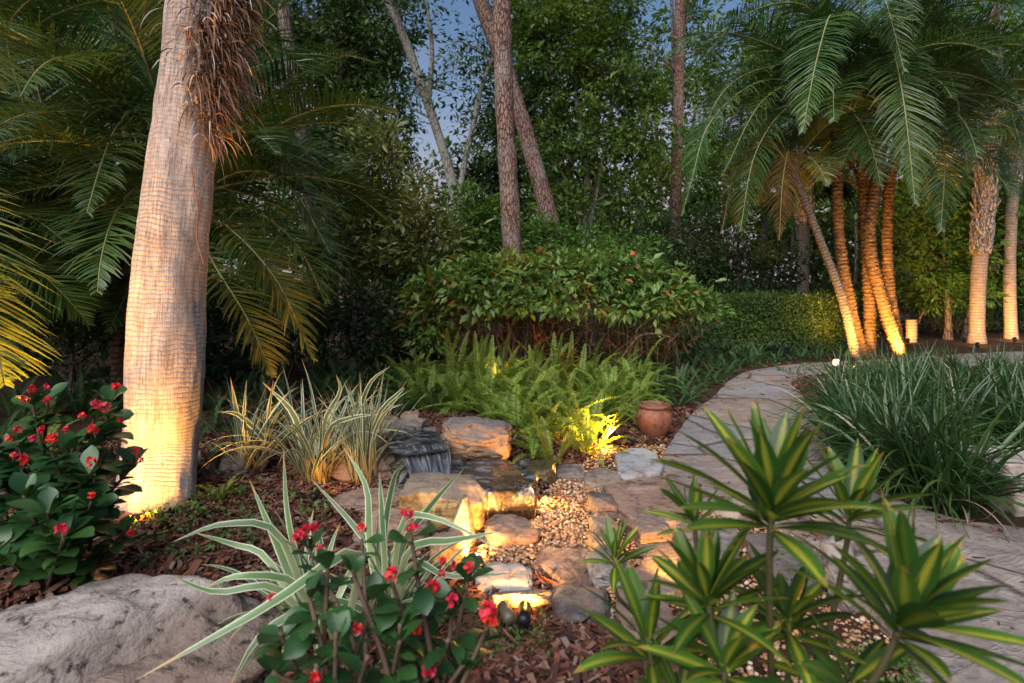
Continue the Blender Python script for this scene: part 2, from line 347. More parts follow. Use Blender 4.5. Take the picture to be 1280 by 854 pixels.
GREEN = dict(
 fern=leaf_mat('fern_leaf', (0.09, 0.16, 0.02), (0.18, 0.245, 0.032), (0.25, 0.27, 0.034), 0.5, 0.3),
 fern_dark=leaf_mat('dark_fern_leaf', (0.022, 0.065, 0.022), (0.045, 0.105, 0.03), (0.06, 0.12, 0.03), 0.5, 0.25),
 palm=leaf_mat('palm_leaflet', (0.022, 0.06, 0.016), (0.06, 0.115, 0.026), (0.075, 0.125, 0.022), 0.36, 0.2, 0.5),
 palm_y=leaf_mat('yellowing_palm_leaflet', (0.045, 0.07, 0.012), (0.10, 0.12, 0.02), (0.14, 0.12, 0.02), 0.4, 0.25, 0.5),
 dry=leaf_mat('dry_palm_leaflet', (0.08, 0.045, 0.014), (0.16, 0.09, 0.028), None, 0.7, 0.25, 0.2),
 oak=leaf_mat('dark_tree_leaf', (0.018, 0.050, 0.012), (0.050, 0.10, 0.022), (0.065, 0.115, 0.022), 0.5, 0.25),
 mid=leaf_mat('green_tree_leaf', (0.038, 0.09, 0.013), (0.09, 0.165, 0.022), (0.14, 0.21, 0.03), 0.5, 0.32, 0.35, 0.6),
 olive=leaf_mat('olive_leaf', (0.055, 0.08, 0.02), (0.12, 0.145, 0.036), (0.19, 0.18, 0.045), 0.42, 0.22, 0.5, 0.8),
 shrub=leaf_mat('shrub_leaf', (0.05, 0.105, 0.018), (0.115, 0.185, 0.032), (0.19, 0.22, 0.035), 0.42, 0.25, 0.5, 1.0, (0.30, 0.085, 0.02)),
 hedge=leaf_mat('hedge_leaf', (0.042, 0.105, 0.02), (0.085, 0.16, 0.032), (0.12, 0.185, 0.034), 0.45, 0.2),
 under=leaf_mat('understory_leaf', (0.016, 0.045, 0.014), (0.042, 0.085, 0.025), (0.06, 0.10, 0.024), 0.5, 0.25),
 thorn=leaf_mat('spurge_leaf', (0.013, 0.048, 0.014), (0.030, 0.085, 0.022), (0.05, 0.11, 0.022), 0.38, 0.18, 0.5),
 strap=leaf_mat('strap_leaf', (0.014, 0.046, 0.012), (0.044, 0.095, 0.024), (0.065, 0.115, 0.026), 0.36, 0.2, 0.5, 1.2, (0.30, 0.25, 0.19)),
 croton=leaf_mat('croton_leaf', (0.16, 0.12, 0.015), (0.32, 0.20, 0.02), (0.30, 0.09, 0.015), 0.35, 0.2),
 needle=leaf_mat('pine_needle', (0.012, 0.032, 0.012), (0.03, 0.055, 0.02), None, 0.5, 0.1),
 far=leaf_mat('far_wood_leaf', (0.025, 0.062, 0.013), (0.070, 0.125, 0.025), (0.11, 0.155, 0.03), 0.55, 0.3, 0.3, 0.35),
 straw=leaf_mat('dead_strap_leaf', (0.20, 0.14, 0.08), (0.36, 0.28, 0.18), None, 0.7, 0.2, 0.2),
 weed=leaf_mat('weed_leaf', (0.05, 0.11, 0.02), (0.10, 0.18, 0.04), None, 0.5, 0.3))
M['varieg'] = stripe_mat('variegated_blade', (0.07, 0.15, 0.05), (0.13, 0.22, 0.085), (0.58, 0.60, 0.46), [(0.08, 1.0), (0.17, 0.0), (0.83, 0.0), (0.92, 1.0)], base=(0.50, 0.52, 0.28), tip=(0.4, 0.26, 0.1))
M['varieg_dry'] = stripe_mat('tawny_variegated_blade', (0.06, 0.13, 0.04), (0.15, 0.19, 0.06), (0.60, 0.60, 0.46), [(0.12, 1.0), (0.25, 0.0), (0.75, 0.0), (0.88, 1.0)], base=(0.36, 0.24, 0.09), tip=(0.42, 0.25, 0.1))
M['song'] = stripe_mat('yellow_striped_leaf', (0.018, 0.072, 0.012), (0.08, 0.17, 0.022), (0.44, 0.42, 0.04), [(0.27, 0.0), (0.45, 0.85), (0.55, 0.85), (0.73, 0.0)], rough=0.45, trans=0.35, soft=0.15, tip=(0.30, 0.22, 0.05))
def palm_trunk_mat():
    k = NT('ringed_palm_trunk'); uv = k.n("SeparateXYZ", {0: k.uv()}); o = k.obj()
    wob = k.noise(5.0, 4, vec=o); fine = k.noise(30.0, 5, 0.65, o); big = k.noise(2.2, 4, 0.5, o)
    v = k.math('ADD', k.math('MULTIPLY', uv.outputs[1], 1.0), k.math('MULTIPLY', wob, 0.075))
    ring = k.math('FRACT', k.math('MULTIPLY', v, 34.0))
    rg = k.ramp(k.math('ADD', ring, k.math('MULTIPLY', k.math('SUBTRACT', fine, 0.5), 0.5)), [(0.0, 0.35), (0.3, 1.0), (0.75, 0.9), (1.0, 0.1)])
    u = k.n("CombineXYZ", {0: k.math('MULTIPLY', uv.outputs[0], 55.0), 1: k.math('MULTIPLY', uv.outputs[1], 2.2)}).outputs[0]
    cr = k.math('ABSOLUTE', k.math('SUBTRACT', k.noise(1.0, 3, 0.6, u), 0.5))
    cr = k.ramp(cr, [(0.0, 0.0), (0.035, 1.0)])
    col = k.mix(k.ramp(fine, [(0.3, 0.0), (0.7, 1.0)]), (0.265, 0.23, 0.22), (0.43, 0.385, 0.365))
    col = k.mix(k.ramp(big, [(0.5, 0.0), (0.72, 0.5)]), col, (0.34, 0.225, 0.17))
    pat = k.ramp(k.noise(3.5, 5, 0.6, k.n('VectorMath', {0: o, 1: (3.1, 9.2, 4.4)}, operation='ADD').outputs[0]), [(0.35, 0.05), (0.65, 0.6)])
    st = k.ramp(k.noise(1.0, 5, 0.6, k.mapping(o, (7.0, 7.0, 1.1))), [(0.5, 0.0), (0.68, 0.5)])
    col = k.mix(st, col, (0.20, 0.145, 0.115))
    col = k.mix(k.math('MULTIPLY', k.math('SUBTRACT', 1.0, rg), pat), col, (0.10, 0.07, 0.055))
    col = k.mix(k.math('MULTIPLY', k.math('SUBTRACT', 1.0, cr), 0.42), col, (0.10, 0.07, 0.055))
    h = k.math('ADD', k.math('MULTIPLY', rg, 0.6), k.math('ADD', k.math('MULTIPLY', cr, 0.55), k.math('MULTIPLY', fine, 0.25)))
    return k.out(k.pbsdf(col, 0.85, k.bump(h, 0.7, 0.010), 0.2))
M['trunk_palm'] = palm_trunk_mat()
M['fibre'] = (lambda k: k.out(k.pbsdf(k.ramp(k.n("NewGeometry").outputs["Random Per Island"], [(0.0, (0.07, 0.035, 0.022)), (0.45, (0.19, 0.11, 0.075)), (0.75, (0.30, 0.15, 0.07)), (0.85, (0.36, 0.28, 0.23)), (1.0, (0.46, 0.40, 0.36))]), 0.85, None, 0.2)))(NT('palm_fibre'))
def ring_bark(name, a, b, dark, per=.075, bump=.7):
    k = NT(name); o = k.obj(); uv = k.n("SeparateXYZ", {0: k.uv()}); n1 = k.noise(9.0, 6, 0.65, k.mapping(o, (1, 1, 2.2))); n2 = k.noise(40.0, 4, 0.6, o)
    fr = k.math('FRACT', k.math('ADD', k.math('DIVIDE', uv.outputs[1], per), k.math('MULTIPLY', n1, 0.9)))
    rg = k.ramp(fr, [(0.0, 0.0), (0.25, 0.7), (0.85, 1.0), (1.0, 0.1)])
    col = k.mix(k.ramp(n1, [(0.35, 0.0), (0.68, 1.0)]), a, b); col = k.mix(k.math('MULTIPLY', k.math('SUBTRACT', 1.0, rg), 0.8), col, dark); col = k.mix(k.ramp(n2, [(0.35, 0.6), (0.5, 0.0)]), col, dark)
    return k.out(k.pbsdf(col, 0.88, k.bump(k.math('ADD', rg, k.math('MULTIPLY', n2, 0.8)), bump, 0.02), 0.15))
M['date_trunk'] = ring_bark('date_palm_bark', (0.07, 0.042, 0.024), (0.20, 0.125, 0.065), (0.028, 0.016, 0.010))
M['grey_trunk'] = ring_bark('grey_ringed_bark', (0.13, 0.115, 0.10), (0.25, 0.22, 0.195), (0.05, 0.04, 0.035), .06)
M['pine'] = bark_mat('pine_bark', (0.15, 0.085, 0.065), (0.28, 0.18, 0.145), (0.055, 0.03, 0.024), 17, 5.0, 1.0, (0.24, 0.19, 0.175))
M['pale_bark'] = bark_mat('pale_grey_bark', (0.15, 0.135, 0.12), (0.28, 0.26, 0.235), (0.08, 0.07, 0.06), 9, 4, 0.5, (0.20, 0.215, 0.17))
M['brown_bark'] = bark_mat('brown_bark', (0.09, 0.07, 0.055), (0.18, 0.145, 0.12), (0.03, 0.022, 0.018), 10, 3, 0.7)
M['sabal'] = ring_bark('cabbage_palm_bark', (0.22, 0.17, 0.14), (0.36, 0.29, 0.24), (0.13, 0.095, 0.075), .07, .6)
M['boot'] = bark_mat('old_leaf_base', (0.22, 0.19, 0.17), (0.42, 0.37, 0.34), (0.08, 0.06, 0.05), 14, 4, 0.6)
M['twig'] = plain_mat('red_twig', (0.20, 0.075, 0.035), 0.8, 0.2, var=0.5)
M['stem'] = plain_mat('green_stem', (0.08, 0.07, 0.03), 0.7, 0.3, var=0.4)
M['thorn_stem'] = plain_mat('thorny_stem', (0.10, 0.065, 0.045), 0.8, 0.2, var=0.5)
M['rachis'] = plain_mat('frond_stalk', (0.20, 0.19, 0.075), 0.5, 0.4, var=0.25)
M['petal'] = leaf_mat('red_bract', (0.52, 0.012, 0.022), (0.72, 0.03, 0.045), None, 0.5, 0.25)
M['rock_grey'] = rock_mat('grey_rock', (0.13, 0.11, 0.10), (0.26, 0.225, 0.20), (0.21, 0.155, 0.12), streak=(1, 1, 2.2))
M['rock_pink'] = rock_mat('pink_grey_rock', (0.14, 0.09, 0.07), (0.28, 0.195, 0.155), (0.19, 0.125, 0.098), streak=(1, 1, 2))
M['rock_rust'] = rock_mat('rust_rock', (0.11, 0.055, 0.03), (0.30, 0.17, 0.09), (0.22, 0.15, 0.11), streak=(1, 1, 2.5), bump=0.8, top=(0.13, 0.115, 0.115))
M['rock_gold_lit'] = rock_mat('lamp_gold_rock', (0.27, 0.15, 0.055), (0.44, 0.28, 0.11), (0.34, 0.22, 0.12), streak=(1.5, 1.5, 0.6), bump=0.7, top=(0.15, 0.12, 0.105))  # tan stone pushed to gold: lamplight is kept in the colour
M['rock_wet'] = rock_mat('wet_dark_rock', (0.018, 0.016, 0.015), (0.05, 0.045, 0.042), (0.05, 0.045, 0.02), streak=(1, 1, 2), wet=0.10)
M['rock_spill'] = rock_mat('wet_brown_rock', (0.05, 0.032, 0.016), (0.14, 0.085, 0.04), (0.045, 0.038, 0.018), streak=(2.5, 2.5, 0.7), wet=0.12, bump=0.8)
M['rock_damp'] = rock_mat('damp_grey_rock', (0.06, 0.055, 0.055), (0.13, 0.12, 0.12), (0.11, 0.085, 0.065), rough=0.55)
M['rock_blue'] = rock_mat('blue_grey_stone', (0.20, 0.205, 0.225), (0.31, 0.315, 0.335), (0.25, 0.24, 0.25), scale=2.0, bump=0.35)
M['rock_dark'] = rock_mat('dark_grey_stone', (0.075, 0.065, 0.065), (0.16, 0.14, 0.135), (0.13, 0.105, 0.09))
def log_mat():
    k = NT('petrified_boulder'); o = k.obj(); sx = k.n("SeparateXYZ", {0: o}); m = k.mapping(o, (1.2, 4.0, 4.0))
    u = k.math('ADD', k.math('SUBTRACT', sx.outputs[1], sx.outputs[0]), 0.28); n1 = k.noise(3.0, 8, 0.62, m, 0.7); n2 = k.noise(16.0, 7, 0.68, o); n3 = k.noise(2.0, 4, 0.5, o)
    pale = k.mix(n1, (0.20, 0.165, 0.15), (0.46, 0.40, 0.37)); body = k.mix(n1, (0.10, 0.07, 0.058), (0.32, 0.245, 0.21))  # body tone takes in the front face's shade besides its browner stone
    col = k.mix(k.ramp(k.math('ADD', k.math('ADD', u, 0.5), k.math('MULTIPLY', k.math('SUBTRACT', n3, 0.5), 0.15)), [(0.46, 0.0), (0.54, 1.0)]), body, pale)
    col = k.mix(k.ramp(n2, [(0.36, 0.95), (0.445, 0.0)]), col, (0.04, 0.028, 0.023)); col = k.mix(k.ramp(n3, [(0.55, 0.0), (0.7, 0.4)]), col, (0.24, 0.13, 0.08))
    return k.out(k.pbsdf(col, 0.85, k.bump(k.math('ADD', k.math('MULTIPLY', n1, 1.2), k.math('MULTIPLY', n2, 1.1)), 0.8, 0.05), 0.2))
M['rock_log'] = log_mat()
M['terracotta'] = rock_mat('terracotta', (0.17, 0.06, 0.038), (0.235, 0.09, 0.055), (0.15, 0.07, 0.05), 0.55, 4.0, bump=0.12)
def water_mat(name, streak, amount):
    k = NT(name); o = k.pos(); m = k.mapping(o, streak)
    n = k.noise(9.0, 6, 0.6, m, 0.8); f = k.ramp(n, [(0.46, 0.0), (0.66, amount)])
    col = k.mix(f, (0.012, 0.014, 0.016), (0.42, 0.45, 0.50))  # pale blue-grey streaks paint reflections and white water into the colour
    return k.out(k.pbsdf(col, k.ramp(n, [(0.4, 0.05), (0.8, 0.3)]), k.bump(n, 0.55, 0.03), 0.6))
M['water'] = water_mat('stream_water', (1, 1.6, 1), 0.30)
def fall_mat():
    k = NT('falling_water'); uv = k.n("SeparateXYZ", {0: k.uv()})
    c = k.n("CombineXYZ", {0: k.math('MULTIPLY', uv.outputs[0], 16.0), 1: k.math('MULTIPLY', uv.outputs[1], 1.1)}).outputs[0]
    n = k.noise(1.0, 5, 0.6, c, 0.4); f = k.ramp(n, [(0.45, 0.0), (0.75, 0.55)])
    col = k.mix(f, (0.022, 0.024, 0.028), (0.34, 0.37, 0.42))  # streak colour carries painted reflections along with white water
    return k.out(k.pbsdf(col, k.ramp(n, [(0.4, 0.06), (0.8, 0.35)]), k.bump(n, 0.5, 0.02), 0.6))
M['fall'] = fall_mat()
def sheet_mat():
    k = NT('thin_water_sheet'); m = k.mapping(k.pos(), (9, 9, 0.5)); n = k.noise(6.0, 5, 0.6, m, 0.5)
    g = k.n("BsdfGlossy", {"Color": (0.9, 0.85, 0.8), "Roughness": 0.12, "Normal": k.bump(n, 0.8, 0.03)}).outputs[0]
    t = k.n("BsdfTransparent", {"Color": (0.8, 0.72, 0.6)}).outputs[0]
    return k.out(k.n("MixShader", {0: k.ramp(n, [(0.4, 0.12), (0.7, 0.5)]), 1: t, 2: g}).outputs[0])
M['sheet'] = sheet_mat()
M['black'] = plain_mat('black_metal', (0.018, 0.018, 0.02), 0.4, 0.5, 0.6)
M['bronze'] = plain_mat('grey_weathered_metal', (0.14, 0.115, 0.09), 0.55, 0.5, 0.4, 0.3)
M['lens'] = plain_mat('lamp_lens', (0.9, 0.8, 0.6), 0.3, 0.5, emit=(1.0, 0.66, 0.25), estr=3.5)
M['bench'] = rock_mat('bench_stone', (0.30, 0.25, 0.23), (0.44, 0.38, 0.35), (0.36, 0.30, 0.27), scale=2.5, bump=0.4)
M['slat'] = plain_mat('dark_wood', (0.05, 0.032, 0.022), 0.7, 0.3, var=0.4)
# ------------------------------------------------------------------ ground
def vnoise(p, seed=0):
    p = np.asarray(p, float); i = np.floor(p).astype(np.int64); f = p - i; f = f * f * (3 - 2 * f); out = 0
    def h(a):
        n = (a[..., 0] * 374761393 + a[..., 1] * 668265263 + a[..., 2] * 2147483647 + seed * 144665) & 0x7fffffff
        n = ((n ^ (n >> 13)) * 1274126177) & 0x7fffffff; n = n ^ (n >> 16); return (n & 0xffff) / 65535.0
    for dx in (0, 1):
        for dy in (0, 1):
            for dz in (0, 1):
                w = (f[..., 0] if dx else 1 - f[..., 0]) * (f[..., 1] if dy else 1 - f[..., 1]) * (f[..., 2] if dz else 1 - f[..., 2])
                out = out + w * h(i + np.array([dx, dy, dz]))
    return out * 2 - 1
def fbm(p, seed=0, o=4):
    s = 0; a = 1.0
    for k in range(o): s = s + a * vnoise(np.asarray(p) * 2 ** k + 7.3 * k, seed + k); a *= 0.5
    return s

def inpoly(poly, x, y):
    x = np.asarray(x); y = np.asarray(y); c = np.zeros(x.shape, bool); n = len(poly)
    for i in range(n):
        x1, y1 = poly[i][0], poly[i][1]; x2, y2 = poly[i - 1][0], poly[i - 1][1]
        c ^= ((y1 > y) != (y2 > y)) & (x < (x2 - x1) * (y - y1) / (y2 - y1 + 1e-12) + x1)
    return c
def gpoly(px): return [G(*p) for p in px]

ax = np.concatenate([-np.geomspace(300, 8.5, 14), np.arange(-8, 8.01, 0.1), np.geomspace(8.5, 300, 14)])
ay = np.concatenate([[-60, -20, -6, -2, 0], np.arange(1, 16.01, 0.1), np.geomspace(17, 500, 14)])
gx, gy = np.meshgrid(ax, ay); near = (np.abs(gx) < 9) & (gy < 17)
hz = np.where(near, gz(gx, gy) + 0.012 * fbm(np.stack([gx * 4, gy * 4, gx * 0], -1), 3), 0)
mb = MB(); w_ = len(ax); i_ = (np.arange(len(ay) - 1)[:, None] * w_ + np.arange(w_ - 1)[None, :]).ravel()
mb.add(np.stack([gx, gy, hz], -1).reshape(-1, 3), np.stack([i_, i_ + 1, i_ + w_ + 1, i_ + w_], -1))
tag(mb.build('ground', M['soil']), 'dark brown soil and mulch under the planting', None, None, 'structure')

# ------------------------------------------------------------------ flagstone path
LEFT = [(1230, 1010), (1170, 870), (1110, 780), (1062, 725), (1030, 690), (985, 660), (920, 640), (868, 622), (838, 600), (830, 575), (840, 552), (862, 520), (893, 494), (910, 478), (930, 466), (965, 459), (1010, 454), (1080, 450), (1150, 446), (1260, 440), (1500, 434)]
RIGHT = [(1700, 1010), (1560, 860), (1450, 760), (1380, 700), (1320, 668), (1250, 655), (1185, 645), (1120, 622), (1070, 590), (1040, 555), (1020, 520), (1003, 495), (990, 480), (992, 473), (1010, 468), (1050, 464), (1110, 460), (1170, 457), (1230, 454), (1330, 450), (1600, 444)]
PL = spline([G(*p, z=.04) for p in LEFT], 260); PR = spline([G(*p, z=.04) for p in RIGHT], 260)
PATH_POLY = [tuple(p[:2]) for p in PL] + [tuple(p[:2]) for p in PR[::-1]]
PL[:, :2] += 0.03 * fbm(PL * 3, 5)[:, None]; PR[:, :2] += 0.03 * fbm(PR * 3, 6)[:, None]
cu = np.linspace(0, 1, 36); g = PL[:, None, :] * (1 - cu)[None, :, None] + PR[:, None, :] * cu[None, :, None]
g[..., 2] = 0.04 + 0.006 * fbm(g * 2.2, 9)
edge = np.concatenate([g[:, :1] - [0, 0, .012], g, g[:, -1:] - [0, 0, .012]], 1)
lo = np.concatenate([g[:, :1] * [1, 1, 0] + [0, 0, -.05], edge, g[:, -1:] * [1, 1, 0] + [0, 0, -.05]], 1)
out_ = norm(PL - PR) * 0.018; lo[:, 1, :] += out_; lo[:, 0, :] += out_ * 1.5; lo[:, -2, :] -= out_; lo[:, -1, :] -= out_ * 1.5
S_, C_ = lo.shape[:2]; i_ = (np.arange(S_ - 1)[:, None] * C_ + np.arange(C_ - 1)[None, :]).ravel()
mb = MB(); mb.add(lo.reshape(-1, 3), np.stack([i_, i_ + 1, i_ + C_ + 1, i_ + C_], -1))
tag(mb.build('path', M['path']), 'winding mauve and tan flagstone path', None, None, 'structure')

# ------------------------------------------------------------------ rocks
def ico(n):
    bm = bmesh.new(); bmesh.ops.create_icosphere(bm, subdivisions=n, radius=1); bm.verts.ensure_lookup_table()
    v = np.array([x.co[:] for x in bm.verts]); t = np.array([[a.index for a in f.verts] for f in bm.faces]); bm.free(); return v, t
ICO = {n: ico(n) for n in (1, 2, 3, 4, 5)}
def rock_shape(dims, seed, block=3.0, facets=7, rough=0.07, n=5, tilt=(0, 0, 0)):
    rg = np.random.default_rng(seed); d, t = ICO[n]; block = block * 2.2
    p = d / ((np.abs(d) ** block).sum(1) ** (1 / block))[:, None]
    for k in range(facets + 3):
        nn = rg.normal(size=3); nn[2] = abs(nn[2]) * .8; nn = norm(nn); o = rg.uniform(0.74, 0.93) * np.abs(p @ nn).max(); e = np.maximum(p @ nn - o, 0); p = p - e[:, None] * nn
    ridge = 1 - np.abs(fbm(p * np.array([1.6, 1.6, 4.0]) + seed, seed, 4)); fine = fbm(p * 9 + seed, seed + 3, 3)
    p = p * (1 + rough * (.55 * fbm(d * 1.5, seed, 2) + 1.2 * (ridge - .6) + .30 * fine))[:, None] + rough * 0.25 * np.stack([fbm(p * 4 + 9 * a, seed + a, 3) for a in range(3)], -1)
    p = p - np.array([0, 0, p[:, 2].min()]); ext = (p.max(0) - p.min(0)); p = p / ext * np.array(dims)
    p[:, :2] -= (p[:, :2].max(0) + p[:, :2].min(0)) / 2
    m = np.array((Matrix.Rotation(tilt[2], 3, 'Z') @ Matrix.Rotation(tilt[1], 3, 'Y') @ Matrix.Rotation(tilt[0], 3, 'X')))
    return p @ m.T, t
def rock(name, box, z0, depth, seed, mat, label, group=None, block=3.0, facets=7, rough=0.07, tilt=(0, 0, 0), sink=0.02, n=5, mod=None, cat='rock'):
    """box: x0,x1,y0,y1 in photo pixels of the stone; z0 the height it stands on"""
    x0, x1, y0, y1 = box; Yf = (EYE - z0) * F / (y1 - HZ); Yt = Yf + depth * 0.62
    w = (x1 - x0) / F * (Yf + 0.3 * depth); ztop = EYE - (y0 - HZ) / F * Yt; h = max(0.03, ztop - z0) + sink
    v, t = rock_shape((w, depth, h), seed, block, facets, rough, n, tilt)
    if mod is not None: v = mod(v)
    loc = (((x0 + x1) / 2 - 640) / F * (Yf + 0.3 * depth), Yf + depth / 2, z0 - sink)
    o = MB().add(v, None, t).build(name, M[mat]); o.location = loc
    return tag(o, label, cat, group)
WR = 'rocks of the waterfall'
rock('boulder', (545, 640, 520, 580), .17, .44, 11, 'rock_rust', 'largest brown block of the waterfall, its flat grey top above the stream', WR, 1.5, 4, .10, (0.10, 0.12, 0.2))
rock('boulder', (498, 609, 596, 663), 0.0, .34, 24, 'rock_gold_lit', 'square golden block with a grey top and a steep lit front, left of the spill', WR, 3.5, 1, .07, (0.05, 0.03, -0.1))
rock('boulder', (604, 669, 590, 657), 0.0, .42, 33, 'rock_spill', 'brown stone the stream spills over, its front streaked by water', WR, 2.2, 2, .08, (0.04, 0.0, 0.12))
def point(v):
    z = v[:, 2] / v[:, 2].max(); v = v.copy(); v[:, 0] = v[:, 0] * (1 - 0.86 * z ** 0.9) + 0.035 * z; v[:, 1] *= (1 - 0.6 * z); return v
rock('standing_stone', (550, 596, 617, 692), 0.0, .16, 41, 'rock_grey', 'small pointed upright stone in front of the golden block', WR, 4, 5, .04, mod=point)
rock('boulder', (403, 506, 547, 612), 0.0, .5, 52, 'rock_pink', 'broad pinkish boulder behind the tawny variegated clump', WR, 1.8, 5, .09, (0, 0.22, 0.3))
rock('rock', (498, 533, 589, 610), .10, .16, 55, 'rock_damp', 'rounded brown stone at the left edge of the stream', WR, 2.4, 5, .05)
rock('rock', (548, 584, 568, 594), .15, .18, 57, 'rock_wet', 'rounded wet dark stone in the middle of the stream', WR, 2.3, 5, .05)
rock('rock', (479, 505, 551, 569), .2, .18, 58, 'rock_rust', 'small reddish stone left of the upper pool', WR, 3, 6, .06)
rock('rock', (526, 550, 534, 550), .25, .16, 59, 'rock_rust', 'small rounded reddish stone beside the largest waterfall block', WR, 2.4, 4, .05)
rock('rock', (486, 531, 524, 545), .27, .28, 60, 'rock_grey', 'flat grey slab capping the back of the upper pool', WR, 5, 5, .05)
rock('rock', (500, 524, 515, 530), .27, .2, 61, 'rock_pink', 'small pale stone at the very top of the waterfall', WR, 3, 6, .06)
rock('rock', (468, 498, 520, 546), .24, .22, 62, 'rock_pink', 'tilted pale pink stone at the top left of the waterfall', WR, 4, 6, .06, (0, .3, .2))
rock('rock', (490, 668, 585, 630), 0.0, .62, 63, 'rock_wet', 'wet black stone of the stream bed', WR, 5, 3, .04, sink=.03)
rock('rock', (488, 556, 556, 600), .05, .30, 64, 'rock_wet', 'dark curved lip stone under the small cascade', WR, 3, 3, .04)
rock('rock', (655, 697, 578, 614), 0.0, .3, 65, 'rock_wet', 'low black stone right of the spill, by the ferns', WR, 3, 6, .06)
rock('rock', (690, 735, 582, 606), 0.0, .24, 66, 'rock_dark', 'dark flat stone at the back of the pebble bed', WR, 3, 7, .06)
rock('rock', (276, 314, 565, 603), 0.06, .28, 67, 'rock_grey', 'lone grey stone in the mulch right of the big palm trunk', None, 2.8, 7, .06)
for k, (x0, x1, y0, y1, z0) in enumerate([(586, 614, 583, 600, 0.12), (612, 640, 574, 590, 0.14), (520, 546, 594, 608, 0.12), (566, 590, 588, 604, 0.13), (640, 664, 570, 586, 0.1), (478, 500, 566, 584, 0.14), (556, 578, 552, 566, 0.2), (503, 522, 529, 541, 0.3)]):
    rock('cobble', (x0, x1, y0, y1), z0, .14, 140 + k, 'rock_wet' if k % 3 else 'rock_damp', 'small rounded wet black cobble in the stream', 'wet cobbles in the stream', block=1.2, facets=0, rough=.05, n=3)
ER = 'edging stones along the pebble bed'
rock('rock', (412, 506, 614, 646), 0.0, .30, 71, 'rock_pink', 'flat pinkish stone left of the golden block', ER, 2.5, 6, .08)
rock('rock', (440, 536, 640, 688), 0.0, .34, 72, 'rock_pink', 'low pinkish stone behind the red flowers', ER, 2.2, 6, .08)
rock('rock', (536, 586, 664, 714), 0.0, .26, 73, 'rock_gold_lit', 'cream stone below the pointed stone', ER, 2.2, 6, .08)
rock('rock', (604, 676, 648, 690), 0.0, .34, 74, 'rock_pink', 'flat pink stone sunk in the pebbles below the spill', ER, 2.2, 7, .08, sink=.05)
rock('rock', (592, 668, 712, 752), 0.0, .26, 75, 'rock_blue', 'blue grey flat stone behind the brightly lit slab', ER, 2.6, 6, .075)
rock('rock', (610, 694, 736, 774), 0.0, .24, 76, 'rock_gold_lit', 'golden slab lit by the spotlights in front of it', ER, 2.6, 5, .075, (-0.5, 0, 0.1))
rock('rock', (668, 750, 690, 730), 0.0, .34, 77, 'rock_pink', 'smooth pinkish stone at the near end of the pebble bed', ER, 2.6, 6, .075)
rock('rock', (690, 768, 742, 792), 0.0, .32, 78, 'rock_dark', 'dark grey slab right of the spotlights', ER, 2.2, 7, .08)
rock('rock', (690, 742, 716, 752), 0.0, .26, 79, 'rock_pink', 'wedge of pale stone between the dark slab and pebble bed', ER, 2.6, 7, .075)
rock('rock', (735, 790, 690, 740), 0.0, .30, 80, 'rock_grey', 'grey stone under the lone small striped rosette', ER, 2.6, 7, .075)
rock('rock', (740, 778, 648, 690), 0.0, .30, 81, 'rock_grey', 'grey block edging the right of the pebble bed', ER, 2.6, 7, .075)
rock('rock', (736, 776, 618, 652), 0.0, .26, 82, 'rock_dark', 'dark stepped stone beside the largest flagstone', ER, 2.6, 7, .075)
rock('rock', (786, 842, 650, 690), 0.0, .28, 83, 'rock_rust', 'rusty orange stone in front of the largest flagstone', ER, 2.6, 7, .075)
rock('rock', (735, 770, 664, 704), 0.0, .2, 84, 'rock_gold_lit', 'narrow upright tan stone at the pebble edge', ER, 2.6, 7, .075)
rock('rock', (1046, 1096, 676, 770), 0.0, .12, 85, 'rock_grey', 'tilted grey slab leaning at the path edge behind the striped rosettes', ER, 2.6, 7, .075, (-0.3, 0, 0.5))

def flag(px, z, seed, mat, label, group=None, thick=.07):
    rg = np.random.default_rng(seed); z = z + .012; p = np.array([G(*q, z=z)[:] for q in px]); p = spline(list(p) + [p[0]], 64)[:-1]
    p[:, :2] += 0.012 * np.stack([fbm(p * 14, seed), fbm(p * 14 + 5, seed + 1)], -1); c = p.mean(0)
    rings = [(1.03, -thick), (1.02, -.012), (1.0, -.003), (.96, .0), (.7, .0), (.4, .0), (.15, .0)]
    v = np.concatenate([c + (p - c) * s + [0, 0, dz] for s, dz in rings]); v = np.vstack([v, c])
    v[64 * 2 - 2:, 2] += 0.006 * fbm(v[64 * 2 - 2:] * 6, seed + 2); n = 63; q = []
    for r in range(len(rings) - 1):
        for j in range(n): q.append((r * n + j, r * n + (j + 1) % n, (r + 1) * n + (j + 1) % n, (r + 1) * n + j))
    t = [((len(rings) - 1) * n + j, (len(rings) - 1) * n + (j + 1) % n, len(rings) * n) for j in range(n)]
    if sum(p[i - 1][0] * p[i][1] - p[i][0] * p[i - 1][1] for i in range(n)) < 0: q = [x[::-1] for x in q]; t = [x[::-1] for x in t]
    o = MB().add(v, q, t).build('flagstone', M[mat], origin=(c[0], c[1], 0))
    return tag(o, label, 'flagstone', group)
FG = 'stepping stones beside the path'
flag([(771, 566), (790, 559), (812, 562), (826, 574), (828, 587), (806, 592), (775, 592)], .06, 1, 'rock_blue', 'pale blue grey rounded flagstone by the lit lamp', FG)
flag([(733, 590), (752, 584), (776, 595), (771, 602), (742, 605), (731, 600)], .05, 2, 'rock_grey', 'thin grey flagstone between the ferns and the pebble bed', FG)
flag([(756, 606), (800, 596), (846, 598), (856, 620), (850, 648), (800, 650), (775, 634)], .07, 3, 'rock_pink', 'largest flagstone, pinkish grey, between pebble bed and path', FG)
flag([(806, 690), (836, 676), (866, 692), (862, 724), (826, 740), (800, 716)], .05, 4, 'rock_gold_lit', 'yellow lit flagstone behind the striped rosettes', FG)
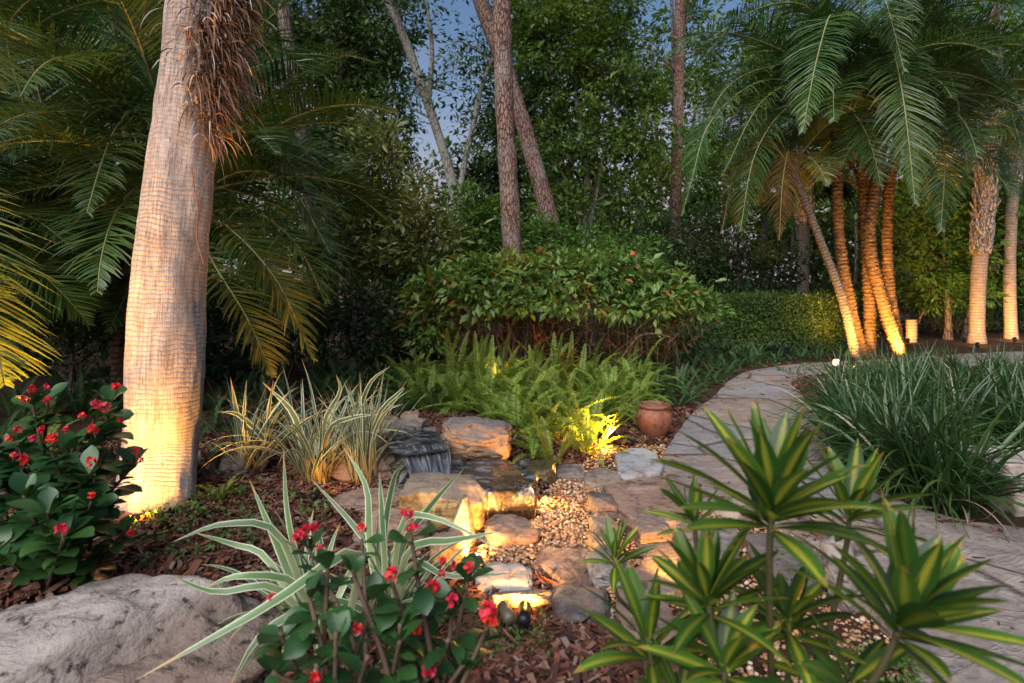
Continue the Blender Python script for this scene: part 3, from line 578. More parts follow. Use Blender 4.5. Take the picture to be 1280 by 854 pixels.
flag([(775, 728), (800, 706), (826, 744), (850, 790), (800, 800), (772, 760)], .05, 5, 'rock_pink', 'mauve flagstone under the front striped rosette', FG)
flag([(846, 655), (880, 645), (920, 660), (915, 690), (872, 690)], .05, 6, 'rock_grey', 'grey flagstone at the bend of the path, half hidden by striped leaves', FG)
flag([(930, 668), (985, 668), (1030, 700), (1010, 735), (950, 715)], .05, 7, 'rock_rust', 'brown flagstone under the tall striped stems', FG)

# weathered boulder, front left
def logmod(v):
    v = v.copy(); x, y, z = v.T; u = y - x + 0.28          # a crease runs across it, the ridge above stands proud
    cr = np.exp(-((u + 0.02 + 0.03 * np.sin(6 * x)) / 0.045) ** 2) * sstep(0.45, 0.15, x) * sstep(0.12, 0.22, z)
    v[:, 2] -= 0.16 * cr; v[:, 2] -= 0.10 * sstep(.05, -.65, x) * sstep(0, .2, z); v[:, 2] -= 0.08 * sstep(0.02, -0.10, u) * sstep(0.1, 0.2, z)
    s = fbm(np.stack([x * 3, y * 13, z * 13], -1), 91, 4); s2 = 1 - np.abs(fbm(np.stack([x * 4, y * 11, z * 11], -1), 95, 4)); v[:, 2] += 0.028 * s + .03 * (s2 - .6); v[:, 1] += 0.03 * s; return v
v_, t_ = rock_shape((1.36, 0.66, 0.38), 93, 1.5, 3, .06, 5, (0.0, -0.03, 0.12)); v_ = logmod(v_)
o = MB().add(v_, None, t_).build('boulder', M['rock_log']); o.location = (-1.56, 2.14, -0.085)
tag(o, 'long weathered pale boulder with a deep crease, below the big palm', 'rock')

# stone bench at the right edge
b = thing('stone_bench', (3.56, 3.75, 0), 'low pale stone bench cut by the right edge, beside the dark strappy bed', 'bench')
def block(w, d, h, z, seed, x=0.0, y=0.0):
    v, t = rock_shape((w, d, h), seed, 14, -3, .012, 5); return MB().add(v + [x, y, z], None, t)
block(.95, .42, .10, .25, 3).build('seat', M['bench'], b); block(.28, .32, .27, -.01, 4, -.24).build('leg', M['bench'], b); block(.28, .32, .27, -.01, 5, .28).build('leg', M['bench'], b)

# ------------------------------------------------------------------ water
def sheet_poly(px, z, name, mat, label):
    p = np.array([G(*q, z=z)[:] for q in px]); p = spline(list(p) + [p[0]], 60)[:-1]; c = p.mean(0); n = len(p)
    rings = [1, .8, .6, .4, .2]; v = np.vstack([np.concatenate([c + (p - c) * s for s in rings]), c]); v[:, 2] += 0.006 * fbm(v * 9, 8)
    q = [(r * n + j, r * n + (j + 1) % n, (r + 1) * n + (j + 1) % n, (r + 1) * n + j) for r in range(4) for j in range(n)]
    t = [(4 * n + j, 4 * n + (j + 1) % n, 5 * n) for j in range(n)]
    return tag(MB().add(v, q, t).build(name, M[mat]), label, None, None, 'structure')
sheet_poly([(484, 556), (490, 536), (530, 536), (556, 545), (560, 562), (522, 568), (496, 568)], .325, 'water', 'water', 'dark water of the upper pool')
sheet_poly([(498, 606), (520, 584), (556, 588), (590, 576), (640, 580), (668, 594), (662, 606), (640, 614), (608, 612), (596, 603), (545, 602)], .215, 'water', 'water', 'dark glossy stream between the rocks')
def falling(pts_a, pts_b, name, label, mat='fall'):
    a = spline(pts_a, 24); bb = spline(pts_b, 24); u = np.linspace(0, 1, 24)[None, :, None]
    g = a[:, None, :] * (1 - u) + bb[:, None, :] * u; g = g + (0.006 * fbm(g * 14, 12) + .010 * np.sin(np.linspace(0, 1, 24) * 13)[None, :] * np.linspace(.2, 1, 24)[:, None])[..., None] * np.array([.3, -.6, .6])
    i = (np.arange(23)[:, None] * 24 + np.arange(23)[None, :]).ravel()
    uvg = np.stack(np.broadcast_arrays(np.linspace(0, 1, 24)[None, :], np.linspace(0, 1, 24)[:, None]), -1)
    return tag(MB().add(g.reshape(-1, 3), np.stack([i, i + 1, i + 25, i + 24], -1), None, uvg.reshape(-1, 2)).build(name, M[mat]), label, None, None, 'structure')
def at(px, Y, z): return Vector(((px - 640) / F * Y, Y, z))
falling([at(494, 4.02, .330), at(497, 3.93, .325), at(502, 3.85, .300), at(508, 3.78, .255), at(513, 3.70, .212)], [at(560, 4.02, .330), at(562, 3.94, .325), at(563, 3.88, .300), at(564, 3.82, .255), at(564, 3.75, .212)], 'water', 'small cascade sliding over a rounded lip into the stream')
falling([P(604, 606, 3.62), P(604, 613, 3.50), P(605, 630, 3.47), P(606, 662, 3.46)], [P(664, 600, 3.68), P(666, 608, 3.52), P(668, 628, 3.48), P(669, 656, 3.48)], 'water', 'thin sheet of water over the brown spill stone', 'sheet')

# ------------------------------------------------------------------ pebbles and mulch
rng = np.random.default_rng(7)
def scatter(poly, n, rg):
    p = np.array([[q[0], q[1]] for q in poly]); lo_, hi_ = p.min(0), p.max(0); r = []
    while sum(map(len, r)) < n:
        c = rg.uniform(lo_, hi_, (4000, 2)); r.append(c[inpoly(poly, c[:, 0], c[:, 1])])
    return np.concatenate(r)[:n]
def pebbles(xy, size, zlo, zhi, rg, mb):
    n = len(xy); v, t = ICO[1]; s = size * rg.uniform(.6, 1.35, (n, 1)) * rg.uniform(.7, 1.2, (n, 3)) * np.array([1, 1, .7])
    a = rg.uniform(0, 6.28, n); ca, sa = np.cos(a)[:, None], np.sin(a)[:, None]
    p = v[None] * (1 + .12 * rg.normal(size=(n, len(v), 1))) * s[:, None, :]; x = p[..., 0] * ca - p[..., 1] * sa; y = p[..., 0] * sa + p[..., 1] * ca
    p = np.stack([x, y, p[..., 2]], -1) + np.concatenate([xy, gz(xy[:, 0], xy[:, 1])[:, None] + rg.uniform(zlo, zhi, (n, 1))], 1)[:, None, :]
    mb.add(p.reshape(-1, 3), None, (t[None] + (np.arange(n) * len(v))[:, None, None]).reshape(-1, 3))
BED = gpoly([(664, 614), (698, 596), (744, 600), (758, 640), (752, 690), (720, 696), (690, 704), (650, 716), (606, 722), (590, 704), (602, 686), (640, 672), (668, 655), (672, 632)])
WIDE = gpoly([(700, 606), (760, 560), (832, 556), (846, 600), (900, 640), (1000, 665), (1060, 725), (1180, 870), (1010, 900), (880, 840), (770, 800), (690, 720)])
mb = MB(); pebbles(scatter(BED, 3600, rng), .0125, .0, .035, rng, mb); pebbles(scatter(WIDE, 7500, rng), .0115, -.004, .018, rng, mb)
pebbles(scatter(gpoly([(400, 596), (520, 600), (560, 640), (430, 640)]), 900, rng), .011, 0, .015, rng, mb)
tag(mb.build('gravel', M['pebble']), 'rounded tan pebbles of the dry bed and between the stones', None, None, 'stuff')
def chips(xy, rg, mb, zl=0.0, zh=.03):
    n = len(xy); c = np.array([[-1, -1, -1], [1, -1, -1], [1, 1, -1], [-1, 1, -1], [-1, -1, 1], [1, -1, 1], [1, 1, 1], [-1, 1, 1]], float)
    s = np.stack([rg.gamma(3, .0085, n) + .006, rg.gamma(3, .0022, n) + .002, rg.uniform(.001, .004, n)], -1)
    p = c[None] * s[:, None, :] * rg.uniform(.65, 1.2, (n, 8, 3))
    a, b_, c_ = rg.uniform(0, 6.28, n), rg.normal(0, .38, n), rg.normal(0, .38, n)
    def rot(p, i, j, t): q = p.copy(); q[..., i] = p[..., i] * np.cos(t)[:, None] - p[..., j] * np.sin(t)[:, None]; q[..., j] = p[..., i] * np.sin(t)[:, None] + p[..., j] * np.cos(t)[:, None]; return q
    p = rot(rot(rot(p, 0, 2, b_), 1, 2, c_), 0, 1, a)
    p = p + np.concatenate([xy, (gz(xy[:, 0], xy[:, 1]) + rg.uniform(zl, zh, n))[:, None]], 1)[:, None, :]
    f = np.array([[0, 3, 2, 1], [4, 5, 6, 7], [0, 1, 5, 4], [1, 2, 6, 5], [2, 3, 7, 6], [3, 0, 4, 7]])
    mb.add(p.reshape(-1, 3), (f[None] + (np.arange(n) * 8)[:, None, None]).reshape(-1, 4))
mb = MB(); xy = np.stack([rng.uniform(-3.6, 2.2, 46000), rng.uniform(1.5, 6.6, 46000)], -1)
bad = inpoly(PATH_POLY, xy[:, 0], xy[:, 1]) | inpoly(BED, xy[:, 0], xy[:, 1]) | inpoly(WIDE, xy[:, 0], xy[:, 1])
chips(xy[~bad], rng, mb)
xy = scatter(gpoly([(985, 482), (985, 470), (1050, 464), (1060, 500), (1010, 500)]), 1500, rng); chips(xy, rng, mb)
xy = scatter(gpoly([(560, 800), (700, 775), (800, 800), (840, 900), (560, 900)]), 2500, rng); chips(xy, rng, mb, 0, .05)
m_ = rng.integers(10, 250, 420); side_ = np.where(rng.random(420) < .5, rng.beta(1, 7, 420), 1 - rng.beta(1, 7, 420)); pd = PL[m_, :2] * (1 - side_)[:, None] + PR[m_, :2] * side_[:, None]
mb2 = MB(); chips(pd, rng, mb2); v2 = np.concatenate(mb2.v).reshape(-1, 8, 3); v2[..., 2] += .045 - v2[..., 2].mean(1, keepdims=True); mb.add((v2.mean(1, keepdims=True) + (v2 - v2.mean(1, keepdims=True)) * .8 * np.array([1, 1, .5])).reshape(-1, 3), mb2.q[0])
tag(mb.build('mulch', M['chip'], smooth=False), 'red brown bark mulch covering the beds', None, None, 'stuff')
# ------------------------------------------------------------------ palms
def frond_mesh(mb, path, rg, n=55, ll=0.45, lw=0.022, up=None, vee=0.35, fwd=0.75, droop=0.5, start=0.14, r0=0.014, stalk_mi=1, jit=0.12, tipf=0.45):
    """pinnate frond along a rachis path [S,3]; leaflets both sides"""
    p = spline(path, 40); tube(mb, p, np.linspace(r0, r0 * .25, 40), 6, stalk_mi, False)
    d = norm(np.gradient(p, axis=0)); u = np.linspace(start, .995, n); idx = u * 39; i = np.minimum(idx.astype(int), 38); f = (idx - i)[:, None]
    c = p[i] * (1 - f) + p[i + 1] * f; t = norm(d[i] * (1 - f) + d[i + 1] * f)
    upv = np.array([0, 0, 1.0]) if up is None else np.asarray(up, float)
    s = norm(np.cross(t, upv)); nn = np.cross(s, t)
    prof = np.sin(np.pi * np.clip((u - start) / (1 - start) * .86 + .12, 0, 1)) ** 0.6
    prof = np.maximum(prof, 0.3) * (1 - (1 - tipf) * sstep(.75, 1.0, u))
    for sd in (1, -1):
        fw = fwd * (0.75 + 0.7 * u) + rg.normal(0, jit, n); ve = vee + rg.normal(0, jit * 1.4, n)
        dirv = norm(s * sd + t * fw[:, None] + nn * ve[:, None]); L = ll * prof * rg.uniform(.85, 1.1, n)
        S = 4; q = c.copy(); pts = [q]; ds = [dirv]; dd = dirv.copy()
        for k in range(S):
            q = q + dd * (L / S)[:, None]; dd = dd.copy(); dd[:, 2] -= droop / S * (k + .4) / 1.6 * rg.uniform(.6, 1.4, n); dd = norm(dd); pts.append(q); ds.append(dd)
        pts = np.stack(pts, 1); ds = np.stack(ds, 1); sv = norm(np.cross(ds, (nn + rg.normal(0, .25, nn.shape))[:, None, :]))
        ribbon(mb, pts, ds, sv, lw, [.55, 1, .9, .6, .06], cols=2)
def frond_curve(L, el, droop, S=14, az=0.0, bx=0.0):
    p, _, _ = curves(np.array([[0, 0, 0.0]]), [az], [el], [L], [droop], S); p = p[0]; p[:, 1] += bx * np.linspace(0, 1, len(p)) ** 2; return p
def protos(name, L, ll, lw, rg, els, leafm, n=92, droop=1.5, ldroop=.5, vee=.35):
    out = []
    for e in els:
        mb = MB(); frond_mesh(mb, frond_curve(L * rg.uniform(.9, 1.1), e, droop * rg.uniform(.8, 1.2), bx=rg.uniform(-.25, .25)), rg, n, ll, lw, vee=vee, droop=ldroop, r0=.006 * L)
        out.append(mb.mesh(name, [leafm, M['rachis']]))
    return out
def hang_fronds(root, meshes, centre, azs, rg, sc=(.85, 1.1), rings=None):
    for k, a in enumerate(azs):
        o = bpy.data.objects.new('frond', meshes[k % len(meshes)]); COL.objects.link(o); o.parent = root
        o.location = Vector(centre) + Vector((math.cos(a) * .08, math.sin(a) * .08, rg.uniform(-.1, .1)))
        o.rotation_euler = (rg.normal(0, .22), rg.normal(0, .10), a); s = rg.uniform(*sc); o.scale = (s, s, s)
def own_frond(root, pts, rg, leafm, **kw):
    mb = MB(); loc = np.array(root.location); frond_mesh(mb, [np.array(p) - loc for p in pts], rg, **kw); mb.build('frond', [leafm, M['rachis']], root)

rg = np.random.default_rng(21)
# --- big ringed palm, left
base = G(199, 650); base.z = float(gz(base.x, base.y))
t = thing('palm_tree', base, 'thick leaning palm with pale ringed trunk and hanging brown fibre, lit from below', 'palm tree')
pts = [Vector((base.x - .03, base.y, base.z - .1)), P(203, 560, 3.76), P(206, 480, 3.77), P(213, 350, 3.8), P(228, 200, 3.84), P(249, 0, 3.88), P(262, -160, 3.92), P(278, -420, 3.98)]
ptp = spline([p - Vector(t.location) for p in pts], 320); hh = ptp[:, 2]
n_ = 72; th = np.linspace(0, 2 * np.pi, n_, endpoint=False)
rad = (0.200 + 0.018 * np.exp(-np.maximum(hh, 0) / .14) + 0.03 * np.exp(-((hh - .9) / .7) ** 2) - 0.004 * np.maximum(hh - 2, 0))[:, None] * np.ones((1, n_))
cy_ = np.stack([np.cos(th)[None] * np.ones((320, 1)) * 2, np.sin(th)[None] * np.ones((320, 1)) * 2, hh[:, None] * np.ones((1, n_)) * 1.5], -1)
rad = rad + .016 * fbm(cy_, 4, 4)
mb = MB(); tube(mb, ptp, rad, n_); trunk_o = mb.build('trunk', M['trunk_palm'], t)
# fibre: hanging strands on the right-hand side of the upper trunk
N = 3200; tt = rg.beta(1.6, 1.2, N); zz = 2.28 + tt * 2.2
kk = np.searchsorted(hh, zz).clip(0, 319); ang = rg.normal(-.45, .55, N); ang = np.where(rg.random(N) < .12, rg.uniform(-1.3, .9, N), ang)
wid = sstep(2.25, 2.9, zz); ang = -.26 + (ang + .40) * (.30 + .62 * wid)
rr = rad[kk, 0] + rg.uniform(0, .05, N) * (.4 + wid)
b_ = ptp[kk] + np.stack([np.cos(ang) * rr, np.sin(ang) * rr, np.zeros(N)], -1)
P0, D0, S0 = curves(b_, ang + rg.normal(0, .7, N), rg.uniform(-.9, .9, N), rg.gamma(5, .03, N) + .05, rg.uniform(1.5, 5, N), 6)
mb = MB(); ribbon(mb, P0, D0, S0, rg.uniform(.003, .013, N), [1, 1, 1, 1, .9, .7, .2], twist=rg.normal(0, 2, N), cols=2)
# matted sheath pieces under the strands
for k in range(26):
    z0 = 2.45 + k * .075; i0 = np.searchsorted(hh, z0); a0 = rg.normal(-.35, .35); rr0 = rad[min(i0, 319), 0]
    q = [ptp[min(i0, 319)] + np.array([math.cos(a0 + j * .12) * (rr0 + .012 + .02 * rg.random()), math.sin(a0 + j * .12) * (rr0 + .012 + .02 * rg.random()), -.04 * j + rg.normal(0, .015)]) for j in range(-3, 4)]
    tube(mb, spline(q, 14), .018 * np.sin(np.linspace(.3, 2.9, 14)), 5)
mb.build('fibre', M['fibre'], t)
mb = MB()                                                              # a dead creeper up the trunk
vine = [P(255, 330, 3.52), P(246, 296, 3.535), P(248, 262, 3.55), P(243, 236, 3.56), P(240, 210, 3.56)]
tube(mb, spline([p - Vector(t.location) for p in vine], 24), .004, 5); tube(mb, spline([p - Vector(t.location) for p in (vine[2], P(256, 228, 3.57), P(263, 214, 3.58))], 10), .0025, 5)
mb.build('creeper', M['twig'], t)

# --- feathery date palms, left background
def date_palm(px, py, Y, label, n, L, ll, seed, leafm, els, group, trunk_r=.12, extra=(), az=(0, 6.283), lw=.017, name='date_palm'):
    rg = np.random.default_rng(seed); c = P(px, py, Y); t = thing(name, (c.x, c.y, 0), label, 'palm tree', group); h = c.z
    mb = MB(); pp = spline([(0.05, 0, -.05), (-.03, 0, h * .5), (0, 0, h)], 40); tube(mb, pp, trunk_r * (1 + .13 * np.sin(np.linspace(0, h * 55, 40))), 12); mb.build('trunk', M['date_trunk'], t)
    ms = protos('frond', L, ll, lw, rg, els, leafm)
    hang_fronds(t, ms, (0, 0, h), np.linspace(az[0], az[1], n, endpoint=False) + rg.normal(0, .12, n), rg)
    for pts, lm, kw in extra: own_frond(t, pts, rg, lm, **kw)
    return t
LP = 'feathery palms left of the path'
pl, py_ = GREEN['palm'], GREEN['palm_y']
kw1 = dict(ll=.6, lw=.017, n=96, jit=.17)
date_palm(228, 235, 5.9, 'dark feathery palm behind the thick ringed trunk, fronds arching right', 30, 2.3, .5, 31, pl, [1.1, .7, .3, 0.0, 1.3, -.3, .5], LP, .11,
  [([P(240, 235, 5.6), P(300, 60, 5.5), P(345, 62, 5.2), P(385, 92, 5.0)], pl, kw1), ([P(240, 240, 5.6), P(290, 150, 5.4), P(340, 175, 5.2), P(385, 240, 5.1)], pl, kw1),
   ([P(240, 250, 5.6), P(300, 215, 5.3), P(360, 230, 5.1), P(412, 315, 5.0)], pl, kw1), ([P(240, 270, 5.5), P(285, 285, 5.2), P(345, 350, 4.95), P(392, 450, 4.9)], py_, dict(ll=.5, lw=.024, n=60)),
   ([P(240, 280, 5.4), P(270, 335, 5.0), P(310, 400, 4.8), P(340, 470, 4.7)], py_, dict(ll=.42, lw=.022, n=50)), ([P(240, 270, 5.6), P(310, 262, 5.3), P(370, 305, 5.1), P(408, 380, 5.1)], pl, kw1)])
date_palm(172, 185, 6.4, 'dark feathery palm at the left behind the red flowers', 44, 2.9, .6, 32, pl, [1.2, .9, .5, .2, -.1, 1.4, -.4, .0], LP, .11,
  [([P(75, 215, 6.0), P(40, 60, 5.5), P(90, 10, 5.0), P(190, -5, 4.6)], pl, kw1), ([P(80, 215, 6.0), P(120, 120, 5.4), P(160, 130, 5.0), P(200, 170, 4.8)], pl, kw1),
   ([P(30, 130, 5.6), P(10, 40, 5.2), P(60, -10, 4.8), P(150, 5, 4.5)], pl, kw1), ([P(70, 230, 5.8), P(90, 190, 5.3), P(130, 215, 4.9), P(180, 270, 4.7)], pl, kw1)])
date_palm(-60, 300, 5.6, 'low feathery palm at the left edge under the taller one', 24, 1.9, .5, 34, pl, [1.2, .8, .4, .1, -.2], LP, .09)
date_palm(150, 360, 7.2, 'young feathery palm low in the shade between the taller ones', 26, 1.9, .5, 35, pl, [1.3, .9, .5, .2], LP, .09)
wk = dict(ll=.44, lw=.014, n=70, vee=.15, jit=.10, droop=.25)
date_palm(-240, 120, 3.9, 'palm mostly outside the left edge with golden lit frond tips', 0, 1.5, .4, 33, py_, [.4], LP, .12,
  [([P(-240, 120, 3.9), P(-130, 170, 3.4), P(-55, 270, 3.1), P(-12, 400, 3.0), P(5, 480, 2.95)], py_, wk), ([P(-240, 120, 3.9), P(-160, 240, 3.3), P(-90, 330, 3.1), P(-10, 385, 2.9)], py_, wk),
   ([P(-240, 120, 3.9), P(-150, 20, 3.4), P(-50, 20, 3.2), P(0, 110, 3.1)], py_, wk), ([P(-240, 120, 3.9), P(-150, 10, 3.6), P(-50, 10, 3.3), P(40, 50, 3.2)], pl, wk)])

# --- clump of date palms, right
RP = 'ringed date palms along the right of the path'
def ringed(mb, pts, r0, r1, n=16, step=.075, depth=.16, seed=0):
    p = spline(pts, 2); L = np.linalg.norm(np.diff(spline(pts, 60), axis=0), axis=1).sum(); S = int(L / step * 6); p = spline(pts, S); u = np.linspace(0, L, S)
    ph = np.random.default_rng(seed).uniform(0, 1, n); th = np.arange(n)
    saw = ((u[:, None] / step + .5 * (th % 2)[None] + .25 * ph[None] + .6 * vnoise(np.stack([u * 2.0, u * 0 + seed, u * 0], -1))[:, None]) % 1.0) * np.random.default_rng(seed + 1).uniform(.3, 1.5, (int(S / 6) + 1, n)).repeat(6, 0)[:S]
    r = np.linspace(r0, r1, S)[:, None] * (1 + depth * (saw - .5)); r = r + .25 * r0 * np.exp(-u / .25)[:, None]
    tube(mb, p, r, n)
def right_palm(pts, r0, r1, label, seed, nf=0, L=2.4, ll=.55, extra=(), els=(1.0, .55, .2, -.3, .8, .4), trunkm='date_trunk', boots=0, leafm=None, lw=.018, azr=(0, 6.283)):
    rg = np.random.default_rng(seed); b = Vector(pts[0]); t = thing('date_palm', (b.x, b.y, 0), label, 'palm tree', RP); o = Vector((b.x, b.y, 0))
    lp = [Vector(p) - o for p in pts]; lp[0].z = -.08; mb = MB(); ringed(mb, lp, r0 * .8, r1 * .8, depth=.3, seed=seed); mb.build('trunk', M[trunkm], t); c = lp[-1]
    if boots:
        mb = MB(); q = spline(lp, 100)
        for k in range(boots):
            i = int(99 - (k / boots) * 42); a = k * 2.4; rr = r1 * 1.0; d = np.array([math.cos(a), math.sin(a), 0])
            pp = q[i] + d * rr; tube(mb, spline([pp, pp + d * .10 + [0, 0, .10], pp + d * .16 + [0, 0, .26]], 6), [.035, .03, .026, .02, .016, .01], 6)
        mb.build('leaf_bases', M['boot'] if trunkm == 'sabal' else M['date_trunk'], t)
    if nf:
        ms = protos('frond', L, ll, lw, rg, els, leafm or pl, n=80, droop=1.7, ldroop=.6)
        hang_fronds(t, ms, c, np.linspace(azr[0], azr[1], nf, endpoint=False) + rg.normal(0, .1, nf), rg)
    for p_, lm, kw in extra: own_frond(t, p_, rg, lm, **kw)
    return t
kr = dict(ll=.72, lw=.018, n=120, droop=.8, vee=.2, r0=.02)
kd = dict(ll=.42, lw=.012, n=80, droop=1.4, vee=.1, r0=.015)
dry = GREEN['dry']
right_palm([P(1072, 440, 10.6), P(1052, 372, 10.5), P(1022, 292, 10.4), P(988, 205, 10.3)], .105, .075, 'thin grey palm leaning left with small golden lit crown', 41, 7, 1.5, .42, [
  ([P(988, 205, 10.3), P(950, 170, 10.0), P(920, 210, 9.8), P(902, 290, 9.7)], dry, kd), ([P(988, 205, 10.3), P(985, 190, 9.9), P(978, 230, 9.6), P(974, 300, 9.5)], dry, kd),
  ([P(988, 205, 10.3), P(965, 160, 9.9), P(940, 170, 9.7), P(925, 230, 9.6)], py_, kd)], trunkm='grey_trunk', leafm=py_)
right_palm([P(1078, 438, 11.0), P(1062, 380, 11.0), P(1048, 290, 11.0), P(1046, 130, 11.0)], .14, .125, 'palm with dark upper trunk and golden base, left of the clump', 42, 30, 2.9, .72, [
  ([P(1046, 90, 10.9), P(1010, 10, 10.2), P(930, 20, 9.6), P(848, 112, 9.2)], pl, kr), ([P(1046, 90, 10.9), P(980, 80, 10.2), P(900, 120, 9.6), P(852, 270, 9.3)], pl, kr),
  ([P(1046, 100, 10.9), P(1040, 20, 10.0), P(1022, 70, 9.2), P(1003, 165, 8.8)], pl, kr), ([P(1046, 95, 10.9), P(1000, 100, 10.0), P(950, 130, 9.5), P(905, 215, 9.2)], pl, kr), ([P(1046, 110, 10.9), P(970, 60, 10.2), P(890, 40, 9.4), P(835, 70, 9.0)], pl, kr), ([P(1046, 120, 10.9), P(990, 130, 10.0), P(945, 190, 9.4), P(925, 290, 9.2)], pl, kr), ([P(1046, 120, 10.9), P(960, 100, 9.9), P(890, 150, 9.3), P(862, 235, 9.1)], pl, kr)])
right_palm([P(1087, 440, 11.4), P(1086, 330, 11.4), P(1080, 200, 11.4), P(1074, 90, 11.4)], .13, .22, 'stout dark palm with a thick rough upper trunk in the middle of the clump', 43, 28, 3.0, .75, [
  ([P(1074, 30, 11.2), P(1085, -50, 10.2), P(1105, -5, 9.3), P(1131, 90, 8.8)], pl, kr)], boots=60)
right_palm([P(1128, 440, 10.8), P(1102, 372, 10.8), P(1087, 300, 10.8), P(1097, 215, 10.8), P(1110, 135, 10.8)], .135, .12, 'curved palm with bright golden lower trunk leaning left', 44, 24, 2.7, .7, [
  ([P(1112, 100, 10.8), P(1115, 60, 9.8), P(1130, 130, 9.0), P(1144, 255, 8.7)], pl, kr)])
right_palm([P(1126, 440, 11.6), P(1110, 345, 11.6), P(1111, 240, 11.6), P(1128, 150, 11.6)], .13, .12, 'slim golden lit palm behind the curved palm', 45, 28, 3.0, .74, [
  ([P(1128, 110, 11.5), P(1180, 30, 10.5), P(1230, 80, 9.8), P(1285, 165, 9.4)], pl, kr), ([P(1128, 110, 11.5), P(1200, -30, 10.5), P(1250, -5, 9.8), P(1300, 70, 9.4)], pl, kr),
  ([P(1128, 110, 11.5), P(1170, 60, 10.5), P(1195, 120, 9.9), P(1210, 215, 9.6)], pl, kr), ([P(1128, 120, 11.5), P(1190, 50, 10.4), P(1250, 110, 9.7), P(1290, 230, 9.3)], pl, kr), ([P(1128, 140, 11.5), P(1160, 110, 10.6), P(1180, 190, 10.0), P(1176, 290, 9.8)], pl, kr)])

# --- cabbage palms with fan leaves, far right
def fan_mesh(rg, r=.75, n=44):
    mb = MB(); a = np.linspace(-2.5, 2.5, n); L = r * (.75 + .25 * np.cos(a)) * rg.uniform(.92, 1.05, n)
    b = np.zeros((n, 3)); b[:, 0] = .9
    p, d, s = curves(b, a, np.full(n, .15), L, np.full(n, 1.1) * rg.uniform(.7, 1.6, n), 6)
    ribbon(mb, p, d, s, .05, [.25, .7, 1, .9, .6, .35, .05], fold=.3, cols=3)
    tube(mb, spline([(0, 0, 0), (.5, 0, .06), (.92, 0, 0)], 10), .014, 6, 1, False); return mb.mesh('fan_leaf', [pl, M['rachis']])
FANS = [fan_mesh(rg) for _ in range(3)]
def sabal(pts, r, label, seed, nf, bootz, dead=False):
    rg = np.random.default_rng(seed); b = Vector(pts[0]); o = Vector((b.x, b.y, 0)); t = thing('cabbage_palm', o, label, 'palm tree', 'cabbage palms at the right'); lp = [Vector(p) - o for p in pts]; lp[0].z = -.08
    q = spline(lp, 90); mb = MB(); tube(mb, q, r * (1 + .04 * fbm(q * 3, seed)) * (1 + .25 * np.exp(-np.maximum(q[:, 2], 0) / .25)), 18); mb.build('trunk', M['sabal'], t)
    mb = MB(); i0 = np.searchsorted(q[:, 2], bootz)
    for k in range(230):
        i = rg.integers(min(i0, 88), 90); a = rg.uniform(0, 6.283); d = np.array([math.cos(a), math.sin(a), 0]); pp = q[i] + d * r * .92; sd = np.array([-d[1], d[0], 0]) * rg.normal(0, .09)
        tube(mb, spline([pp, pp + d * .05 + sd * .5 + [0, 0, .12], pp + d * rg.uniform(.02, .10) + sd + [0, 0, rg.uniform(.22, .42)]], 6), [.06, .05, .04, .03, .024, .006], 5)
    if bootz < 50: mb.build('leaf_bases', M['boot'], t)
    for k in range(nf):
        o2 = bpy.data.objects.new('fan_leaf', FANS[k % 3]); COL.objects.link(o2); o2.parent = t; o2.location = lp[-1]
        o2.rotation_euler = (rg.normal(0, .3), rg.uniform(-.7, .75), k * 2.4); s = rg.uniform(.9, 1.3); o2.scale = (s, s, s)
    return t
sabal([P(1221, 420, 13.5), P(1223, 350, 13.5), P(1231, 260, 13.5), P(1237, 150, 13.5)], .155, 'cabbage palm with smooth lit base and ragged grey leaf bases above', 51, 16, 2.1)
sabal([P(1264, 424, 14.5), P(1262, 340, 14.5), P(1266, 230, 14.5), P(1272, 120, 14.5)], .13, 'slimmer golden lit cabbage palm at the right edge', 52, 12, 3.9)
sabal([P(1000, 432, 15.5), P(1004, 340, 15.5), P(1006, 210, 15.5)], .15, 'distant cabbage palm with drooping fan leaves behind the leaning palm', 53, 16, 3.0)
c = G(1139, 428); st = thing('palm_stump', c, 'short golden lit palm stump between the date palms and the pale palm', 'stump')
mb = MB(); q = spline([(0, 0, -.05), (.01, 0, .3), (.0, 0, .55)], 30); tube(mb, q, .12 * (1 + .06 * np.sin(q[:, 2] * 70)), 14); mb.build('trunk', M['sabal'], st)
mb = MB(); [tube(mb, spline([(.1, 0, .3), (.2, .0, .5 + .1 * k), (.3 + .2 * k, .02 * k, .8)], 8), .012, 5) for k in range(2)]; mb.build('stub', M['date_trunk'], st)
